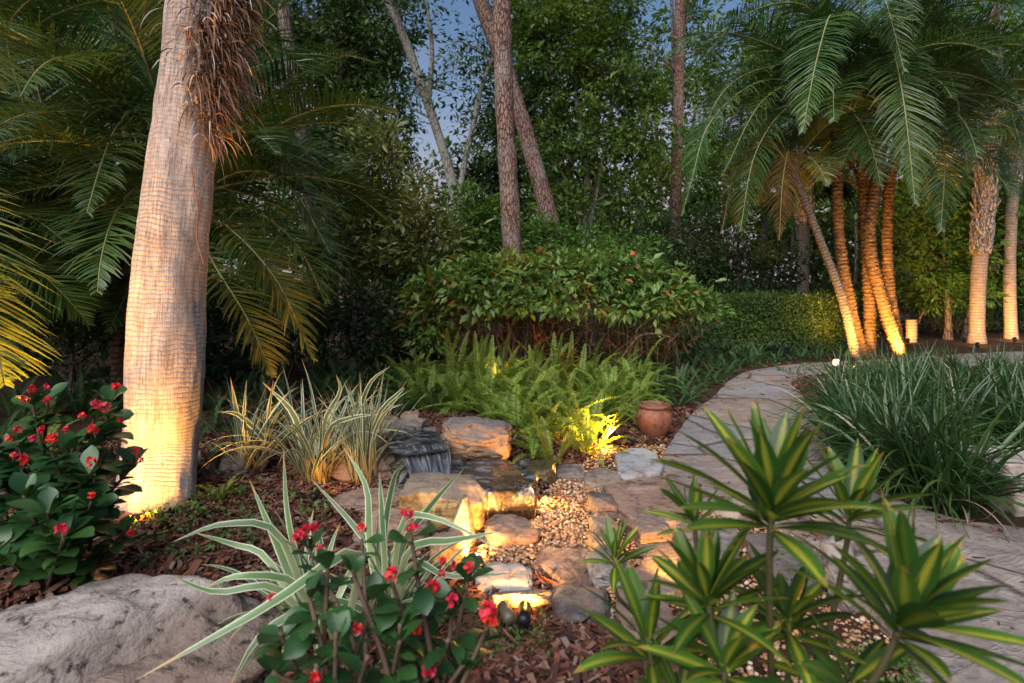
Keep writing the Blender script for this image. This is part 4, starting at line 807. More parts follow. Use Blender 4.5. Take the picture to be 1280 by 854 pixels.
# ------------------------------------------------------------------ trees and shrubs
def blob(px, py, rx, ry, Y, rz=None):
    k = Y / F; return (np.array(P(px, py, Y)), np.array([rx * k, (rz or (rx + ry) / 2 * k), ry * k]))
def tree(name, label, trunks, blobs, n, size, leafm, barkm, seed, cat='tree', group=None, limb_r=.035, clump=.4, per=40, aspect=.45, surface=.5, droop=.25, limbs=True, hang=None, sides=12, twigs=.35):
    """trunks: [(points, r0, r1)]; first trunk's foot is the place of the tree"""
    rg = np.random.default_rng(seed); b = np.array(trunks[0][0][0]); loc = np.array([b[0], b[1], 0.0])
    t = thing(name, tuple(loc), label, cat, group); mb = MB(); tops = []
    for pts, r0, r1 in trunks:
        q = spline([np.array(p) - loc for p in pts], 70); u = np.linspace(0, 1, 70); th = np.linspace(0, 6.283, sides, endpoint=False)
        r = (r0 + (r1 - r0) * u)[:, None] * (1 + .10 * fbm(np.stack([np.cos(th)[None] * 1.5 + q[:, :1] * 3, np.sin(th)[None] * 1.5 + 0 * q[:, :1], q[:, 2:] * 2.5 + 0 * th[None]], -1), seed, 3)); r *= (1 + .5 * np.exp(-np.maximum(q[:, 2:], 0) / .3))
        tube(mb, q, r, sides); tops.append(q)
    cc = None
    if blobs:
        cb = [(c - loc, r) for c, r in blobs]; lb = MB(); cc = crown_leaves(lb, cb, n, size, rg, clump, aspect, droop, surface, per)
        if limbs:
            allq = np.concatenate([q[25:] for q in tops])
            for c, r in cb:
                d = np.linalg.norm(allq - c, axis=1) + 1.2 * np.maximum(allq[:, 2] - c[2] + .3, 0); s = allq[d.argmin()]; m = (s + c) / 2 + rg.normal(0, .12, 3) + [0, 0, .1]
                L = spline([s, m, c], 24); tube(mb, L, np.linspace(limb_r, limb_r * .35, 24), 7)
                own = cc[np.linalg.norm((cc - c) / r, axis=1) < 1.2]
                for e in own[rg.random(len(own)) < twigs]:
                    s2 = L[rg.integers(8, 24)]; tube(mb, spline([s2, (s2 + e) / 2 + rg.normal(0, .08, 3), e], 8), np.linspace(limb_r * .35, limb_r * .1, 8), 4, cap=False)
        if hang: hang(mb, lb, loc, rg)
    mb.build('trunk', M[barkm], t)
    if blobs: lb.build('crown', GREEN[leafm] if isinstance(leafm, str) else leafm, t, smooth=False)
    return t
def T(*pts): return [P(*p) if len(p) == 3 else G(*p) for p in pts]
def foot(px, Y): return Vector(((px - 640) / F * Y, Y, -.1))

def needles(mb, lb, loc, rg, centres=()):
    pass
# pines
def pine(label, pts, r0, r1, seed, blobs, n=2600):
    return tree('pine_tree', label, [(pts, r0, r1)], blobs, n, .16, 'needle', 'pine', seed, 'pine tree', 'tall pines', .05, .35, 60, .10, .5, .0, sides=18)
pine('straight red barked pine rising behind the broad shrub', [foot(641, 9.6), P(640, 310, 9.6), P(634, 200, 9.6), P(629, 90, 9.6), P(627, -20, 9.6), P(622, -300, 9.6)], .165, .15, 61, [blob(600, -330, 120, 60, 9.6), blob(680, -420, 100, 60, 9.6)])
pine('grey pine leaning left across behind the straight red barked pine', [foot(735, 12), P(688, 276, 12), P(664, 190, 12), P(638, 105, 12), P(601, 0, 12), P(560, -130, 12)], .19, .15, 62, [blob(540, -200, 120, 60, 12), blob(600, -260, 100, 60, 12)])
pine('slim pine with a few dark needled boughs left of the date palms', [foot(842, 15), P(843, 300, 15), P(846, 200, 15), P(849, 80, 15), P(851, -60, 15), P(852, -200, 15)], .16, .12, 63, [blob(838, 45, 22, 8, 15), blob(868, 20, 20, 8, 15), blob(880, 60, 26, 7, 15), blob(825, 75, 20, 6, 15), blob(860, -20, 60, 20, 15)], 1500)
tree('tree', 'slender grey brown trunk right of the thick palm, its crown above the picture', [([foot(398, 9.5), P(392, 345, 9.5), P(388, 260, 9.5), P(375, 150, 9.5), P(358, 40, 9.5), P(346, -70, 9.5), P(340, -200, 9.5)], .12, .10)], [blob(330, -170, 120, 70, 9.5), blob(420, -190, 90, 60, 9.5)], 3500, .10, 'oak', 'brown_bark', 64)
tree('tree', 'pale leaning tree with a forked limb and thin airy leaves against the sky', [([foot(590, 13), P(578, 300, 13), P(562, 215, 13), P(545, 160, 13), P(512, 65, 13), P(476, -20, 13), P(450, -90, 13)], .125, .085), ([P(573, 270, 13), P(578, 220, 13), P(592, 155, 13), P(605, 100, 13), P(640, 20, 13.3)], .075, .04), ([P(535, 135, 13), P(540, 60, 13), P(530, -10, 13), P(520, -80, 13)], .06, .035)],
  [blob(500, 20, 55, 45, 13), blob(545, 110, 45, 35, 13), blob(590, 60, 45, 45, 13), blob(530, -30, 60, 40, 13), blob(600, 170, 35, 40, 13), blob(500, 130, 40, 30, 13)], 3000, .115, 'oak', 'pale_bark', 65, clump=.32, per=26, surface=.4)
tree('tree', 'dense dark tree to the left of the pale leaning tree', [([foot(432, 15), P(430, 300, 15), P(424, 150, 15), P(428, 40, 15)], .17, .08)], [blob(425, 60, 70, 80, 15), blob(400, 180, 70, 70, 15), blob(468, 150, 55, 70, 15), blob(370, 30, 70, 70, 15), blob(480, 40, 45, 50, 15), blob(440, -60, 90, 60, 15)], 24000, .145, 'oak', 'brown_bark', 66, clump=.32, per=48)
tree('tree', 'olive green broadleaf tree with upright sprays in front of the dark tree', [([foot(455, 9.3), P(452, 380, 9.3), P(460, 300, 9.3), P(472, 190, 9.3)], .055, .02), ([foot(478, 9.5), P(486, 380, 9.5), P(500, 310, 9.4), P(520, 270, 9.4)], .045, .018), ([foot(440, 9.5), P(430, 340, 9.5), P(440, 270, 9.5)], .04, .015)],
  [blob(475, 185, 40, 40, 9.3), blob(445, 245, 48, 38, 9.4), blob(500, 262, 52, 38, 9.4), blob(535, 298, 52, 34, 9.3), blob(460, 305, 55, 38, 9.4), blob(420, 290, 30, 40, 9.5), blob(500, 330, 55, 25, 9.3)], 10000, .135, 'olive', 'twig', 67, clump=.24, per=24, aspect=.36, surface=.45, droop=-.2, limb_r=.022)
tree('shrub', 'fresh green shrub between the olive tree and the straight pine', [([foot(585, 11), P(590, 400, 11), P(592, 320, 11)], .05, .02)], [blob(592, 275, 42, 40, 11), blob(572, 330, 48, 45, 11), blob(618, 320, 30, 45, 11)], 9000, .11, 'mid', 'pale_bark', 68, 'shrub', clump=.26)
tree('tree', 'light green airy tree with several pale stems between the pines', [([foot(730, 14), P(731, 310, 14), P(734, 230, 14), P(726, 160, 14), P(715, 90, 14)], .11, .05), ([P(733, 300, 14), P(748, 230, 14), P(762, 150, 14), P(775, 80, 14)], .07, .035), ([P(729, 290, 14), P(712, 235, 14), P(690, 195, 14)], .045, .02)],
  [blob(700, 70, 60, 60, 14), blob(762, 85, 55, 60, 14), blob(735, 175, 60, 55, 14), blob(805, 160, 45, 50, 14), blob(690, 190, 42, 50, 14), blob(740, 0, 60, 50, 14), blob(670, 10, 45, 55, 14), blob(790, 240, 40, 40, 14), blob(700, 255, 45, 35, 14)], 24000, .135, 'mid', 'pale_bark', 69, clump=.30, per=46, surface=.45)
tree('tree', 'dark tree filling the gap behind the two crossing pines', [([foot(640, 19), P(640, 250, 19), P(645, 100, 19)], .17, .07)], [blob(640, 150, 55, 80, 19), blob(615, 240, 50, 50, 19), blob(665, 40, 50, 60, 19), blob(600, 300, 60, 50, 19)], 15000, .18, 'oak', 'brown_bark', 70, clump=.4)
tree('tree', 'thin dark tree at the skyline behind the light green airy tree', [([foot(800, 20), P(800, 250, 20), P(805, 100, 20)], .15, .06)], [blob(800, 105, 45, 45, 20), blob(770, 40, 40, 35, 20), blob(830, 200, 40, 40, 20), blob(840, 120, 35, 40, 20)], 5000, .17, 'mid', 'brown_bark', 71, clump=.5)
tree('tree', 'sparse tree behind the crowns of the date palms', [([foot(955, 18), P(955, 280, 18), P(950, 120, 18)], .15, .06)], [blob(940, 120, 60, 70, 18), blob(985, 60, 70, 70, 18), blob(900, 210, 45, 60, 18), blob(970, 250, 50, 40, 18), blob(880, 90, 40, 60, 18)], 11000, .17, 'mid', 'brown_bark', 72, clump=.45)
tree('tree', 'broad dark tree beyond the slim golden palm', [([foot(1130, 19), P(1130, 280, 19), P(1140, 120, 19)], .17, .07)], [blob(1130, 60, 90, 80, 19), blob(1060, 120, 70, 70, 19), blob(1230, 40, 90, 70, 19), blob(1300, 140, 70, 90, 19), blob(1090, 240, 60, 50, 19)], 18000, .19, 'mid', 'brown_bark', 73, clump=.4)
tree('shrub', 'spreading bright green shrub around the cabbage palm trunks', [([foot(1185, 14.3), P(1185, 390, 14.3), P(1180, 330, 14.3)], .09, .04), ([foot(1205, 14.6), P(1212, 380, 14.6), P(1235, 300, 14.6)], .07, .03)], [blob(1160, 255, 50, 35, 14.5), blob(1200, 225, 48, 30, 14.5), blob(1250, 245, 45, 45, 15.2), blob(1150, 310, 55, 40, 14.5), blob(1195, 300, 50, 45, 15), blob(1245, 330, 50, 40, 15.5), blob(1290, 300, 40, 70, 15.5), blob(1165, 360, 55, 30, 14.8)], 24000, .14, 'mid', 'brown_bark', 74, 'shrub', clump=.28, per=48, aspect=.38)
tree('shrub', 'fine leaved dark shrub rising behind the clipped hedge', [([foot(930, 14), P(930, 380, 14), P(925, 340, 14)], .06, .03)], [blob(915, 320, 65, 38, 14), blob(860, 330, 45, 35, 14), blob(970, 330, 45, 30, 14), blob(890, 285, 40, 25, 14), blob(830, 300, 35, 30, 14)], 12000, .085, 'under', 'brown_bark', 75, 'shrub', clump=.3)
tree('shrub', 'tall green shrub behind the straight pine and above the broad shrub', [([foot(690, 11.5), P(690, 400, 11.5), P(700, 320, 11.5)], .06, .03)], [blob(680, 300, 45, 30, 11.5), blob(735, 310, 45, 28, 11.5), blob(790, 320, 45, 28, 11.5), blob(655, 330, 40, 30, 11.5)], 7000, .095, 'mid', 'brown_bark', 76, 'shrub', clump=.26)
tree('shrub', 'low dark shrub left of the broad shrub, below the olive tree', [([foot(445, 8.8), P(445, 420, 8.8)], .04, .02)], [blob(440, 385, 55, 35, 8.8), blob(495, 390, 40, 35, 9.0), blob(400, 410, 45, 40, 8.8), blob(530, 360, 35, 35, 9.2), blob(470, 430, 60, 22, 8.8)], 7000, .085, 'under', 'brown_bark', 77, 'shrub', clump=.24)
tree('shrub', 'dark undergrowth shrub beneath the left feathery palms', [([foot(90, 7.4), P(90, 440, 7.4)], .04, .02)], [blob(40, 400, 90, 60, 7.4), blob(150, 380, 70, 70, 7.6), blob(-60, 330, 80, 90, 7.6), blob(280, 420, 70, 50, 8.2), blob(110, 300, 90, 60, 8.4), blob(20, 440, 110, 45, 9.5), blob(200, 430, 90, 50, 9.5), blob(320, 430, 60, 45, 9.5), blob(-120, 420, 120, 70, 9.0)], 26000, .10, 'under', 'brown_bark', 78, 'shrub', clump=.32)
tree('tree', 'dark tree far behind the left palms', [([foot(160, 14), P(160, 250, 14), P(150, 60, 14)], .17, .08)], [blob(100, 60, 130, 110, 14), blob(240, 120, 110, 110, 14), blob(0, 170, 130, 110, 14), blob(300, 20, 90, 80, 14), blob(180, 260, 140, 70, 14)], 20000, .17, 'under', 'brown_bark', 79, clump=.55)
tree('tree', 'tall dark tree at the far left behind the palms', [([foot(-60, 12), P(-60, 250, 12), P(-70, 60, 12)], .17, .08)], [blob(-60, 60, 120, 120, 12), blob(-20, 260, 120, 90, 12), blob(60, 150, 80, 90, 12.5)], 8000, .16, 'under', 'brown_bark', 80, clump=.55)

tree('shrub', 'low dark shrub on the ground behind the broad shrub', [([foot(760, 10.6), P(760, 430, 10.6)], .03, .015)], [blob(660, 425, 70, 28, 10.4), blob(760, 420, 70, 30, 10.6), blob(860, 420, 60, 30, 10.8), blob(560, 430, 60, 30, 10.4), blob(480, 440, 60, 24, 10.4)], 9000, .09, 'under', 'brown_bark', 81, 'shrub', clump=.24)
# far wood, one mass
rg = np.random.default_rng(90); lb = MB(); bl = []
for k in range(150):
    Y = rg.uniform(20, 34); px = rg.uniform(-250, 1550); h = rg.uniform(235, 395); bl.append(blob(px, h, rg.uniform(50, 100), rg.uniform(30, 62), Y))
for k in range(90):
    Y = rg.uniform(24, 36); px = rg.uniform(-250, 1550); h = rg.uniform(20, 240)
    if not (500 < px < 610 or 785 < px < 860 or 910 < px < 960 or 1150 < px < 1200) or h > 215: bl.append(blob(px, h, rg.uniform(40, 80), rg.uniform(40, 70), Y))
crown_leaves(lb, bl, 210000, .30, rg, .6, .5, .2, .6, 40)
lb.build('foliage', GREEN['far'], None, smooth=False); fo = COL.objects['foliage']; fo.name = 'distant_woodland'
tag(fo, 'dark far wood closing the view behind the trees', None, None, 'stuff')
lb = MB()
for k in range(30):
    Y = rg.uniform(15, 26); px = rg.uniform(-100, 1450); b0 = foot(px, Y); tube(lb, spline([b0, b0 + Vector((rg.normal(0, .4), 0, 4)), b0 + Vector((rg.normal(0, 1), 0, 10))], 16), rg.uniform(.04, .08), 7)
bo = lb.build('distant_trunks', M['brown_bark'], fo)

# broad shrub in the middle
rg = np.random.default_rng(101); sb = G(690, 462); sl_ = Vector((sb.x, 9.0, 0)); s = thing('broad_shrub', sl_, 'broad flat topped shrub with orange tipped leaves and a bare red twiggy underside', 'shrub')
Yb = 8.6
cb = [blob(*a) for a in [(600, 352, 70, 26, Yb, .6), (680, 345, 75, 24, Yb, .7), (760, 350, 75, 26, Yb + .1, .7), (825, 368, 50, 26, Yb + .3, .6), (555, 372, 45, 30, Yb - .1, .6), (545, 410, 34, 28, Yb - .2, .4), (862, 385, 32, 22, Yb + .2, .4), (640, 338, 60, 18, Yb + .2, .6), (735, 332, 60, 15, Yb + .3, .6), (800, 345, 45, 18, Yb + .4, .6), (612, 378, 62, 14, Yb - .55, .25), (700, 376, 70, 12, Yb - .6, .25), (785, 385, 55, 12, Yb - .5, .25)]]
lb = MB(); crown_leaves(lb, [(c - np.array(sl_), r) for c, r in cb], 13000, .115, rg, .17, .5, .35, .35, 18); lb.build('crown', GREEN['shrub'], s, smooth=False)
mb = MB(); cents = np.array([c - np.array(sl_) for c, r in cb])
for k in range(15):
    x = rg.uniform(-1.7, 1.6); y = rg.uniform(-.5, .6); tgt = cents[np.abs(cents[:, 0] - x * 1.1).argmin()]
    tube(mb, spline([(x, y, -.05), (x + rg.normal(0, .12), y + rg.normal(0, .1), .4), (x * 1.05 + rg.normal(0, .15), y, tgt[2] - .1)], 16), np.linspace(.022, .012, 16), 6); mb.build('stem', M['brown_bark'], s); mb = MB()
N = 1500; x = rg.uniform(-2.05, 2.0, N); y = rg.uniform(-.95, .75, N); topz = .98 - .06 * (x / 2) ** 2
b_ = np.stack([x, y, rg.uniform(.45, 1.08, N) + .12 * np.sin(x * 5)], -1)
p, d, s2 = curves(b_, rg.uniform(0, 6.283, N), rg.uniform(-.9, .9, N), rg.gamma(5, .06, N), rg.uniform(-1.5, 2.5, N), 6)
mb = MB(); ribbon(mb, p, d, s2, rg.uniform(.004, .010, N), [1, 1, .9, .8, .7, .5, .3], twist=rg.normal(0, 2, N), cols=2)
p, d, s2 = curves(np.stack([rg.uniform(-1.9, 1.9, 260), rg.uniform(-.95, .3, 260), rg.uniform(.5, .95, 260)], -1), rg.uniform(0, 6.283, 260), rg.uniform(-1.5, -.9, 260), rg.uniform(.2, .55, 260), rg.uniform(-.6, .6, 260), 6)
ribbon(mb, p, d, s2, .006, [1, 1, .9, .8, .7, .5, .3], twist=rg.normal(0, 1, 260), cols=2)
mb.build('twigs', M['twig'], s)
br = T((762, 466, 7.95), (782, 441, 7.9), (800, 420, 7.85), (822, 418, 7.8), (842, 423, 7.75)); br2 = T((795, 428, 7.87), (797, 412, 7.85), (812, 400, 7.8), (824, 392, 7.8))
mb = MB(); tube(mb, spline([p - sl_ for p in br], 24), np.linspace(.022, .009, 24), 7); tube(mb, spline([p - sl_ for p in br2], 16), np.linspace(.014, .006, 16), 6); mb.build('bare_branch', M['date_trunk'], s)

# clipped hedge
rg = np.random.default_rng(111); h0 = Vector((3.75, 11.9, 0)); hd = thing('clipped_hedge', h0, 'long clipped green hedge behind the path and the ground ferns', 'hedge')
def hedge(n, rg, x0, x1, y0, y1, z1, size):
    mb = MB(); k = n // 16; face = rg.random(k)
    x = rg.uniform(x0, x1, k); y = rg.uniform(y0, y1, k); z = rg.uniform(.12, z1, k); nn = np.zeros((k, 3))
    top = face < .42; fr = (face >= .42) & (face < .88); en = face >= .88
    z[top] = z1; nn[top, 2] = 1; y[fr] = y0; nn[fr, 1] = -1; x[en] = np.where(rg.random(en.sum()) < .5, x0, x1); nn[en, 0] = np.sign(x[en] - (x0 + x1) / 2)
    c = np.stack([x, y, z], -1); c += nn * (.06 * fbm(c * 2.2, 5))[:, None] - nn * (rg.exponential(.06, k))[:, None]
    ix = np.repeat(np.arange(k), 16); cc = c[ix] + rg.normal(0, .05, (len(ix), 3)); dr = norm(nn[ix] * .7 + rg.normal(0, .6, cc.shape) + [0, 0, .1]); L = size * rg.uniform(.7, 1.3, len(ix))
    leaves(mb, cc, dr, norm(nn[ix] + rg.normal(0, .5, cc.shape) + [0, 0, .6]), L, L * .48); return mb
hedge(62000, rg, -1.35, 3.7, -.1, 1.3, 1.12, .062).build('foliage', GREEN['hedge'], hd, smooth=False)
mb = MB()
for k in range(380):
    x, y = rg.uniform(-1.3, 3.6), rg.uniform(0.0, 1.2); tube(mb, spline([(x, y, -.05), (x + rg.normal(0, .06), y + rg.normal(0, .05), .5), (x + rg.normal(0, .14), y + rg.normal(0, .1), 1.0)], 8), .012, 5, cap=False)
tag(mb.build('inner_twigs', M['brown_bark'], hd), kind='stuff')
h1 = Vector((7.6, 16.2, 0)); hd2 = thing('hedge', h1, 'dark hedge behind the palm stump at the back of the far paving', 'hedge')
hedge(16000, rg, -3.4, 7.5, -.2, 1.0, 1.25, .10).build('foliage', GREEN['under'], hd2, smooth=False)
mb = MB(); [tube(mb, spline([(x, .3, -.05), (x + .1, .35, 1.0)], 5), .015, 5) for x in np.linspace(-3.2, 7.3, 60)]; tag(mb.build('inner_twigs', M['brown_bark'], hd2), kind='stuff')

# ------------------------------------------------------------------ ferns
def fern_mesh(seed, n=15, L=.66, pw=.046, el=(.8, 1.47), droop=1.2, K=38):
    rg = np.random.default_rng(seed); mb = MB(); az = np.arange(n) * 2.4 + rg.normal(0, .3, n); b_ = np.stack([np.cos(az) * .04, np.sin(az) * .04, np.zeros(n)], -1)
    p, d, s = curves(b_, az, rg.uniform(*el, n), L * rg.uniform(.65, 1.15, n), droop * rg.uniform(.5, 1.4, n), 14)
    ribbon(mb, p, d, s, .006, [1] * 10 + [.8, .7, .6, .5, .3], cols=2, mi=1)
    u = np.linspace(.1, .995, K); i = np.minimum((u * 14).astype(int), 13); f = (u * 14 - i)[None, :, None]
    c = p[:, i] * (1 - f) + p[:, i + 1] * f; t = norm(d[:, i]); sv = s[:, i]; nn = norm(np.cross(sv, t)); prof = np.sin(np.pi * np.clip(u * .8 + .16, 0, 1)) ** .7
    for sd in (1, -1):
        dr = norm(sv * sd + t * .25 + nn * rg.normal(.25, .12, c.shape[:2])[..., None]); ll = np.broadcast_to(pw * prof[None, :], c.shape[:2]) * rg.uniform(.9, 1.1, c.shape[:2])
        leaves(mb, c.reshape(-1, 3), dr.reshape(-1, 3), nn.reshape(-1, 3), ll.ravel(), L * .9 / K * .95, fold=.1, at=.35)
    return mb
FERN = [fern_mesh(200 + k, 10 + k, el=(.55, 1.4), droop=1.55, pw=.054).mesh('fern', [GREEN['fern'], M['stem']], False) for k in range(4)]
FERND = [fern_mesh(210 + k, 13, .55, .05, (.5, 1.3), 1.6).mesh('dark_fern', [GREEN['fern_dark'], M['stem']], False) for k in range(3)]
def plant(name, mesh, x, y, label, cat, group, rg, sc=1.0, z=None):
    o = bpy.data.objects.new(name, mesh); COL.objects.link(o); o.location = (x, y, float(gz(x, y)) - .01 if z is None else z); o.rotation_euler = (rg.normal(0, .06), rg.normal(0, .06), rg.uniform(0, 6.283)); o.scale = (sc, sc, sc * rg.uniform(.9, 1.1))
    return tag(o, label, cat, group)
rg = np.random.default_rng(220)
fl = 'upright sword fern in the bed between the waterfall and the broad shrub'; n = 0
cand = []
for k in range(4000):
    c = G(rg.uniform(505, 800), rg.uniform(478, 566)); yy = c.y
    if not inpoly(gpoly([(520, 520), (505, 482), (700, 472), (800, 480), (832, 500), (812, 540), (775, 552), (742, 572), (690, 578), (646, 566), (640, 540), (560, 518)]), np.array([c.x]), np.array([yy]))[0]: continue
    if (c.x - 1.36) ** 2 + (yy - 5.45) ** 2 > .52 ** 2 and all((c.x - a) ** 2 + (yy - b_) ** 2 > .26 ** 2 for a, b_ in cand): cand.append((c.x, yy))
for x, y in cand: plant('sword_fern', FERN[n % 4], x, y, fl, 'fern', 'sword ferns behind the waterfall', rg, rg.uniform(.9, 1.25)); n += 1
c = G(734, 572); plant('sword_fern', FERN[1], c.x, c.y, 'sword fern glowing yellow beside the lit path lamp', 'fern', 'sword ferns behind the waterfall', rg, .78)
c = G(690, 585); plant('sword_fern', FERN[2], c.x, c.y, 'sword fern arching over the dark hollow right of the largest waterfall block', 'fern', 'sword ferns behind the waterfall', rg, .85)
cand = []
for k in range(4000):
    c = G(rg.uniform(770, 1062), rg.uniform(440, 515))
    if not inpoly(gpoly([(800, 500), (780, 470), (850, 452), (1000, 440), (1060, 443), (1062, 450), (960, 455), (920, 463), (895, 478), (880, 494), (855, 515), (830, 520)]), np.array([c.x]), np.array([c.y]))[0]: continue
    if all((c.x - a) ** 2 + (c.y - b_) ** 2 > .34 ** 2 for a, b_ in cand): cand.append((c.x, c.y))
for x, y in cand: plant('fern', FERND[n % 3], x, y, 'low green fern in the border along the left edge of the path', 'fern', 'border ferns along the path', rg, rg.uniform(.6, .85)); n += 1
cand = []
for k in range(3000):
    c = G(rg.uniform(395, 560), rg.uniform(470, 520))
    if all((c.x - a) ** 2 + (c.y - b_) ** 2 > .42 ** 2 for a, b_ in cand) and len(cand) < 26: cand.append((c.x, c.y))
for x, y in cand: plant('fern', FERND[n % 3], x, y, 'dark fern in the shade behind the variegated clumps', 'fern', 'dark ferns in the shade', rg, rg.uniform(.7, 1.0)); n += 1
c = G(262, 606); plant('fern', FERND[0], c.x, c.y + .1, 'fern at the foot of the thick palm on its right', 'fern', None, rg, .62)
c = G(248, 648); plant('fern', FERN[3], c.x + .1, c.y + .06, 'small fern growing out of the mulch against the thick palm', 'fern', None, rg, .36)
c = G(18, 600); plant('fern', FERN[0], c.x, c.y + .2, 'yellow green fern behind the red flowers at the left edge', 'fern', None, rg, .8)
rg = np.random.default_rng(226)
for px, py, sc in [(20, 545, .9), (60, 535, .9), (100, 530, .9), (140, 530, .8), (30, 520, 1), (80, 515, 1), (130, 515, 1), (270, 525, .9), (300, 515, 1), (350, 510, 1), (0, 560, .8), (300, 560, .7), (345, 552, .8), (280, 548, .8), (375, 548, .7), (262, 556, .7), (330, 530, .9), (420, 540, .8)]:
    c = G(px, py); plant('fern', FERND[n % 3], c.x, c.y, 'dark fern in the shade behind the variegated clumps' if px > 262 else 'dark fern in the shade behind the red flowers at the left', 'fern', 'dark ferns in the shade', rg, sc); n += 1
# croton
rg = np.random.default_rng(230); c = G(707, 492); cr = thing('croton', (c.x, c.y, float(gz(c.x, c.y))), 'small orange and yellow leaved plant among the ferns under the broad shrub', 'plant')
mb = MB(); n = 70; z = rg.uniform(.22, .5, n); az = rg.uniform(0, 6.28, n); b_ = np.stack([np.cos(az) * .05, np.sin(az) * .05, z], -1); p, d, s = curves(b_, az, rg.uniform(.1, 1.2, n), rg.uniform(.16, .24, n), 1.2, 6)
ribbon(mb, p, d, s, .045, [.3, .8, 1, 1, .8, .5, .05]); mb.build('leaves', GREEN['croton'], cr); mb = MB(); tube(mb, spline([(0, 0, -.03), (.01, 0, .5)], 8), .012, 6); mb.build('stem', M['stem'], cr)

# ------------------------------------------------------------------ strap leaved plants
PROF = [.55, .8, .95, 1, 1, .95, .85, .7, .5, .28, .03]
def strap_mesh(seed, n, L, w, el, droop, mat, spread=.08, name='strap_clump', fold=.2):
    rg = np.random.default_rng(seed); az = rg.uniform(0, 6.283, n); r = spread * np.sqrt(rg.random(n)); a2 = rg.uniform(0, 6.28, n)
    b_ = np.stack([np.cos(a2) * r, np.sin(a2) * r, np.zeros(n)], -1); p, d, s = curves(b_, az, rg.uniform(*el, n), L * rg.uniform(.55, 1.15, n), droop * rg.uniform(.3, 1.5, n), 10)
    mb = MB(); ribbon(mb, p, d, s, w * rg.uniform(.7, 1.2, n), PROF, fold, rg.normal(0, .7, n)); return mb
STRAP = [strap_mesh(300 + k, 120, .92, .023, (.6, 1.5), 1.9, None, .13).mesh('strap_clump', GREEN['strap']) for k in range(4)]
rg = np.random.default_rng(310); poly = gpoly([(1052, 485), (1075, 470), (1200, 464), (1420, 470), (1500, 560), (1330, 640), (1235, 640), (1160, 622), (1105, 590), (1070, 550), (1050, 515)])
cand = [tuple(G(a, b_)[:2]) for a, b_ in [(1062, 560), (1085, 585), (1108, 602), (1135, 618), (1160, 630), (1188, 640), (1050, 530), (1045, 508)]]
for k in range(6000):
    x, y = rg.uniform(1.5, 8), rg.uniform(3.3, 9.4)
    if inpoly(poly, np.array([x]), np.array([y]))[0] and not (y < 4.75 and (x / y) > .72) and all((x - a) ** 2 + (y - b_) ** 2 > (.40 if y < 6 else .55) ** 2 for a, b_ in cand): cand.append((x, y))
for k, (x, y) in enumerate(cand): plant('strap_plant', STRAP[k % 4], x, y, 'dark green clump of long strappy leaves in the wide bed right of the path', 'plant', 'strap leaved clumps right of the path', rg, rg.uniform(.85, 1.12) * (1.0 if y < 4.8 else max(.55, 1.0 - (y - 4.8) * .12)))
# thatch of dead leaves under the strap bed
n = 700; pp = scatter(gpoly([(1052, 485), (1200, 464), (1500, 560), (1340, 668), (1235, 655), (1160, 636), (1100, 605), (1060, 560), (1045, 515)]), n, rg); mb = MB(); p, d, s = curves(np.concatenate([pp, np.full((n, 1), .06)], 1), rg.uniform(0, 6.28, n), rg.uniform(-.1, .6, n), rg.uniform(.2, .6, n), rg.uniform(.8, 2.0, n), 8)
p[..., 2] = np.maximum(p[..., 2], .015); ribbon(mb, p, d, s, .008, [1] * 8 + [.3], cols=2); tag(mb.build('leaf_litter', GREEN['straw']), 'pale dead strap leaves lying under the wide bed', None, None, 'stuff')

def varieg(base, label, specs, seed, n, L, w, el, droop, mat, spread, azr=(0, 6.283)):
    """specs: explicit blades as lists of 3-D points; the rest random"""
    rg = np.random.default_rng(seed); b0 = Vector(base); az = rg.uniform(*azr, n); r = spread * np.sqrt(rg.random(n)); a2 = rg.uniform(0, 6.28, n)
    b_ = np.stack([np.cos(a2) * r, np.sin(a2) * r, np.zeros(n)], -1); p, d, s = curves(b_, az, rg.uniform(*el, n), L * rg.uniform(.5, 1.2, n), droop * rg.uniform(.4, 1.6, n), 10)
    mb = MB(); ribbon(mb, p, d, s, w * rg.uniform(.7, 1.15, n), PROF, .16, rg.normal(0, .8, n))
    for pts, ww in specs:
        q = spline([Vector(a) - b0 for a in pts], 11)[None]; dd = norm(np.gradient(q[0], axis=0))[None]; view = norm(q[0] + np.array(b0) - np.array([0, 0, EYE]) + np.array([0, 0, -.25]))[None]; ss = norm(np.cross(dd, view)); ribbon(mb, q, dd, ss, np.array([ww]), PROF, .12)
    o = mb.build('variegated_plant', M[mat]); o.location = b0; return tag(o, label, 'plant', 'variegated strap plants')
c = G(392, 800); c.z = .06
varieg(c, 'near white edged strappy clump arching over the weathered boulder', [
  ([P(430, 800, 2.2), P(446, 690, 2.05), P(330, 760, 1.8), P(170, 850, 1.65)], .034), ([P(395, 800, 2.3), P(350, 690, 2.3), P(312, 600, 2.35)], .032), ([P(400, 800, 2.3), P(362, 660, 2.35), P(354, 560, 2.4)], .024),
  ([P(395, 800, 2.3), P(350, 670, 2.3), P(280, 655, 2.25), P(215, 678, 2.2)], .028), ([P(400, 800, 2.2), P(370, 730, 2.1), P(300, 720, 2.0), P(255, 735, 2.0)], .028), ([P(420, 810, 2.1), P(400, 760, 1.95), P(330, 790, 1.85), P(285, 862, 1.8)], .03),
  ([P(390, 800, 2.3), P(335, 700, 2.35), P(290, 680, 2.35), P(240, 665, 2.3)], .026), ([P(400, 800, 2.2), P(345, 735, 2.1), P(270, 740, 2.05), P(215, 720, 2.0)], .026)], 321, 48, .48, .03, (.55, 1.45), 1.7, 'varieg', .08, (1.2, 5.2))
c = G(490, 792); c.z = .04
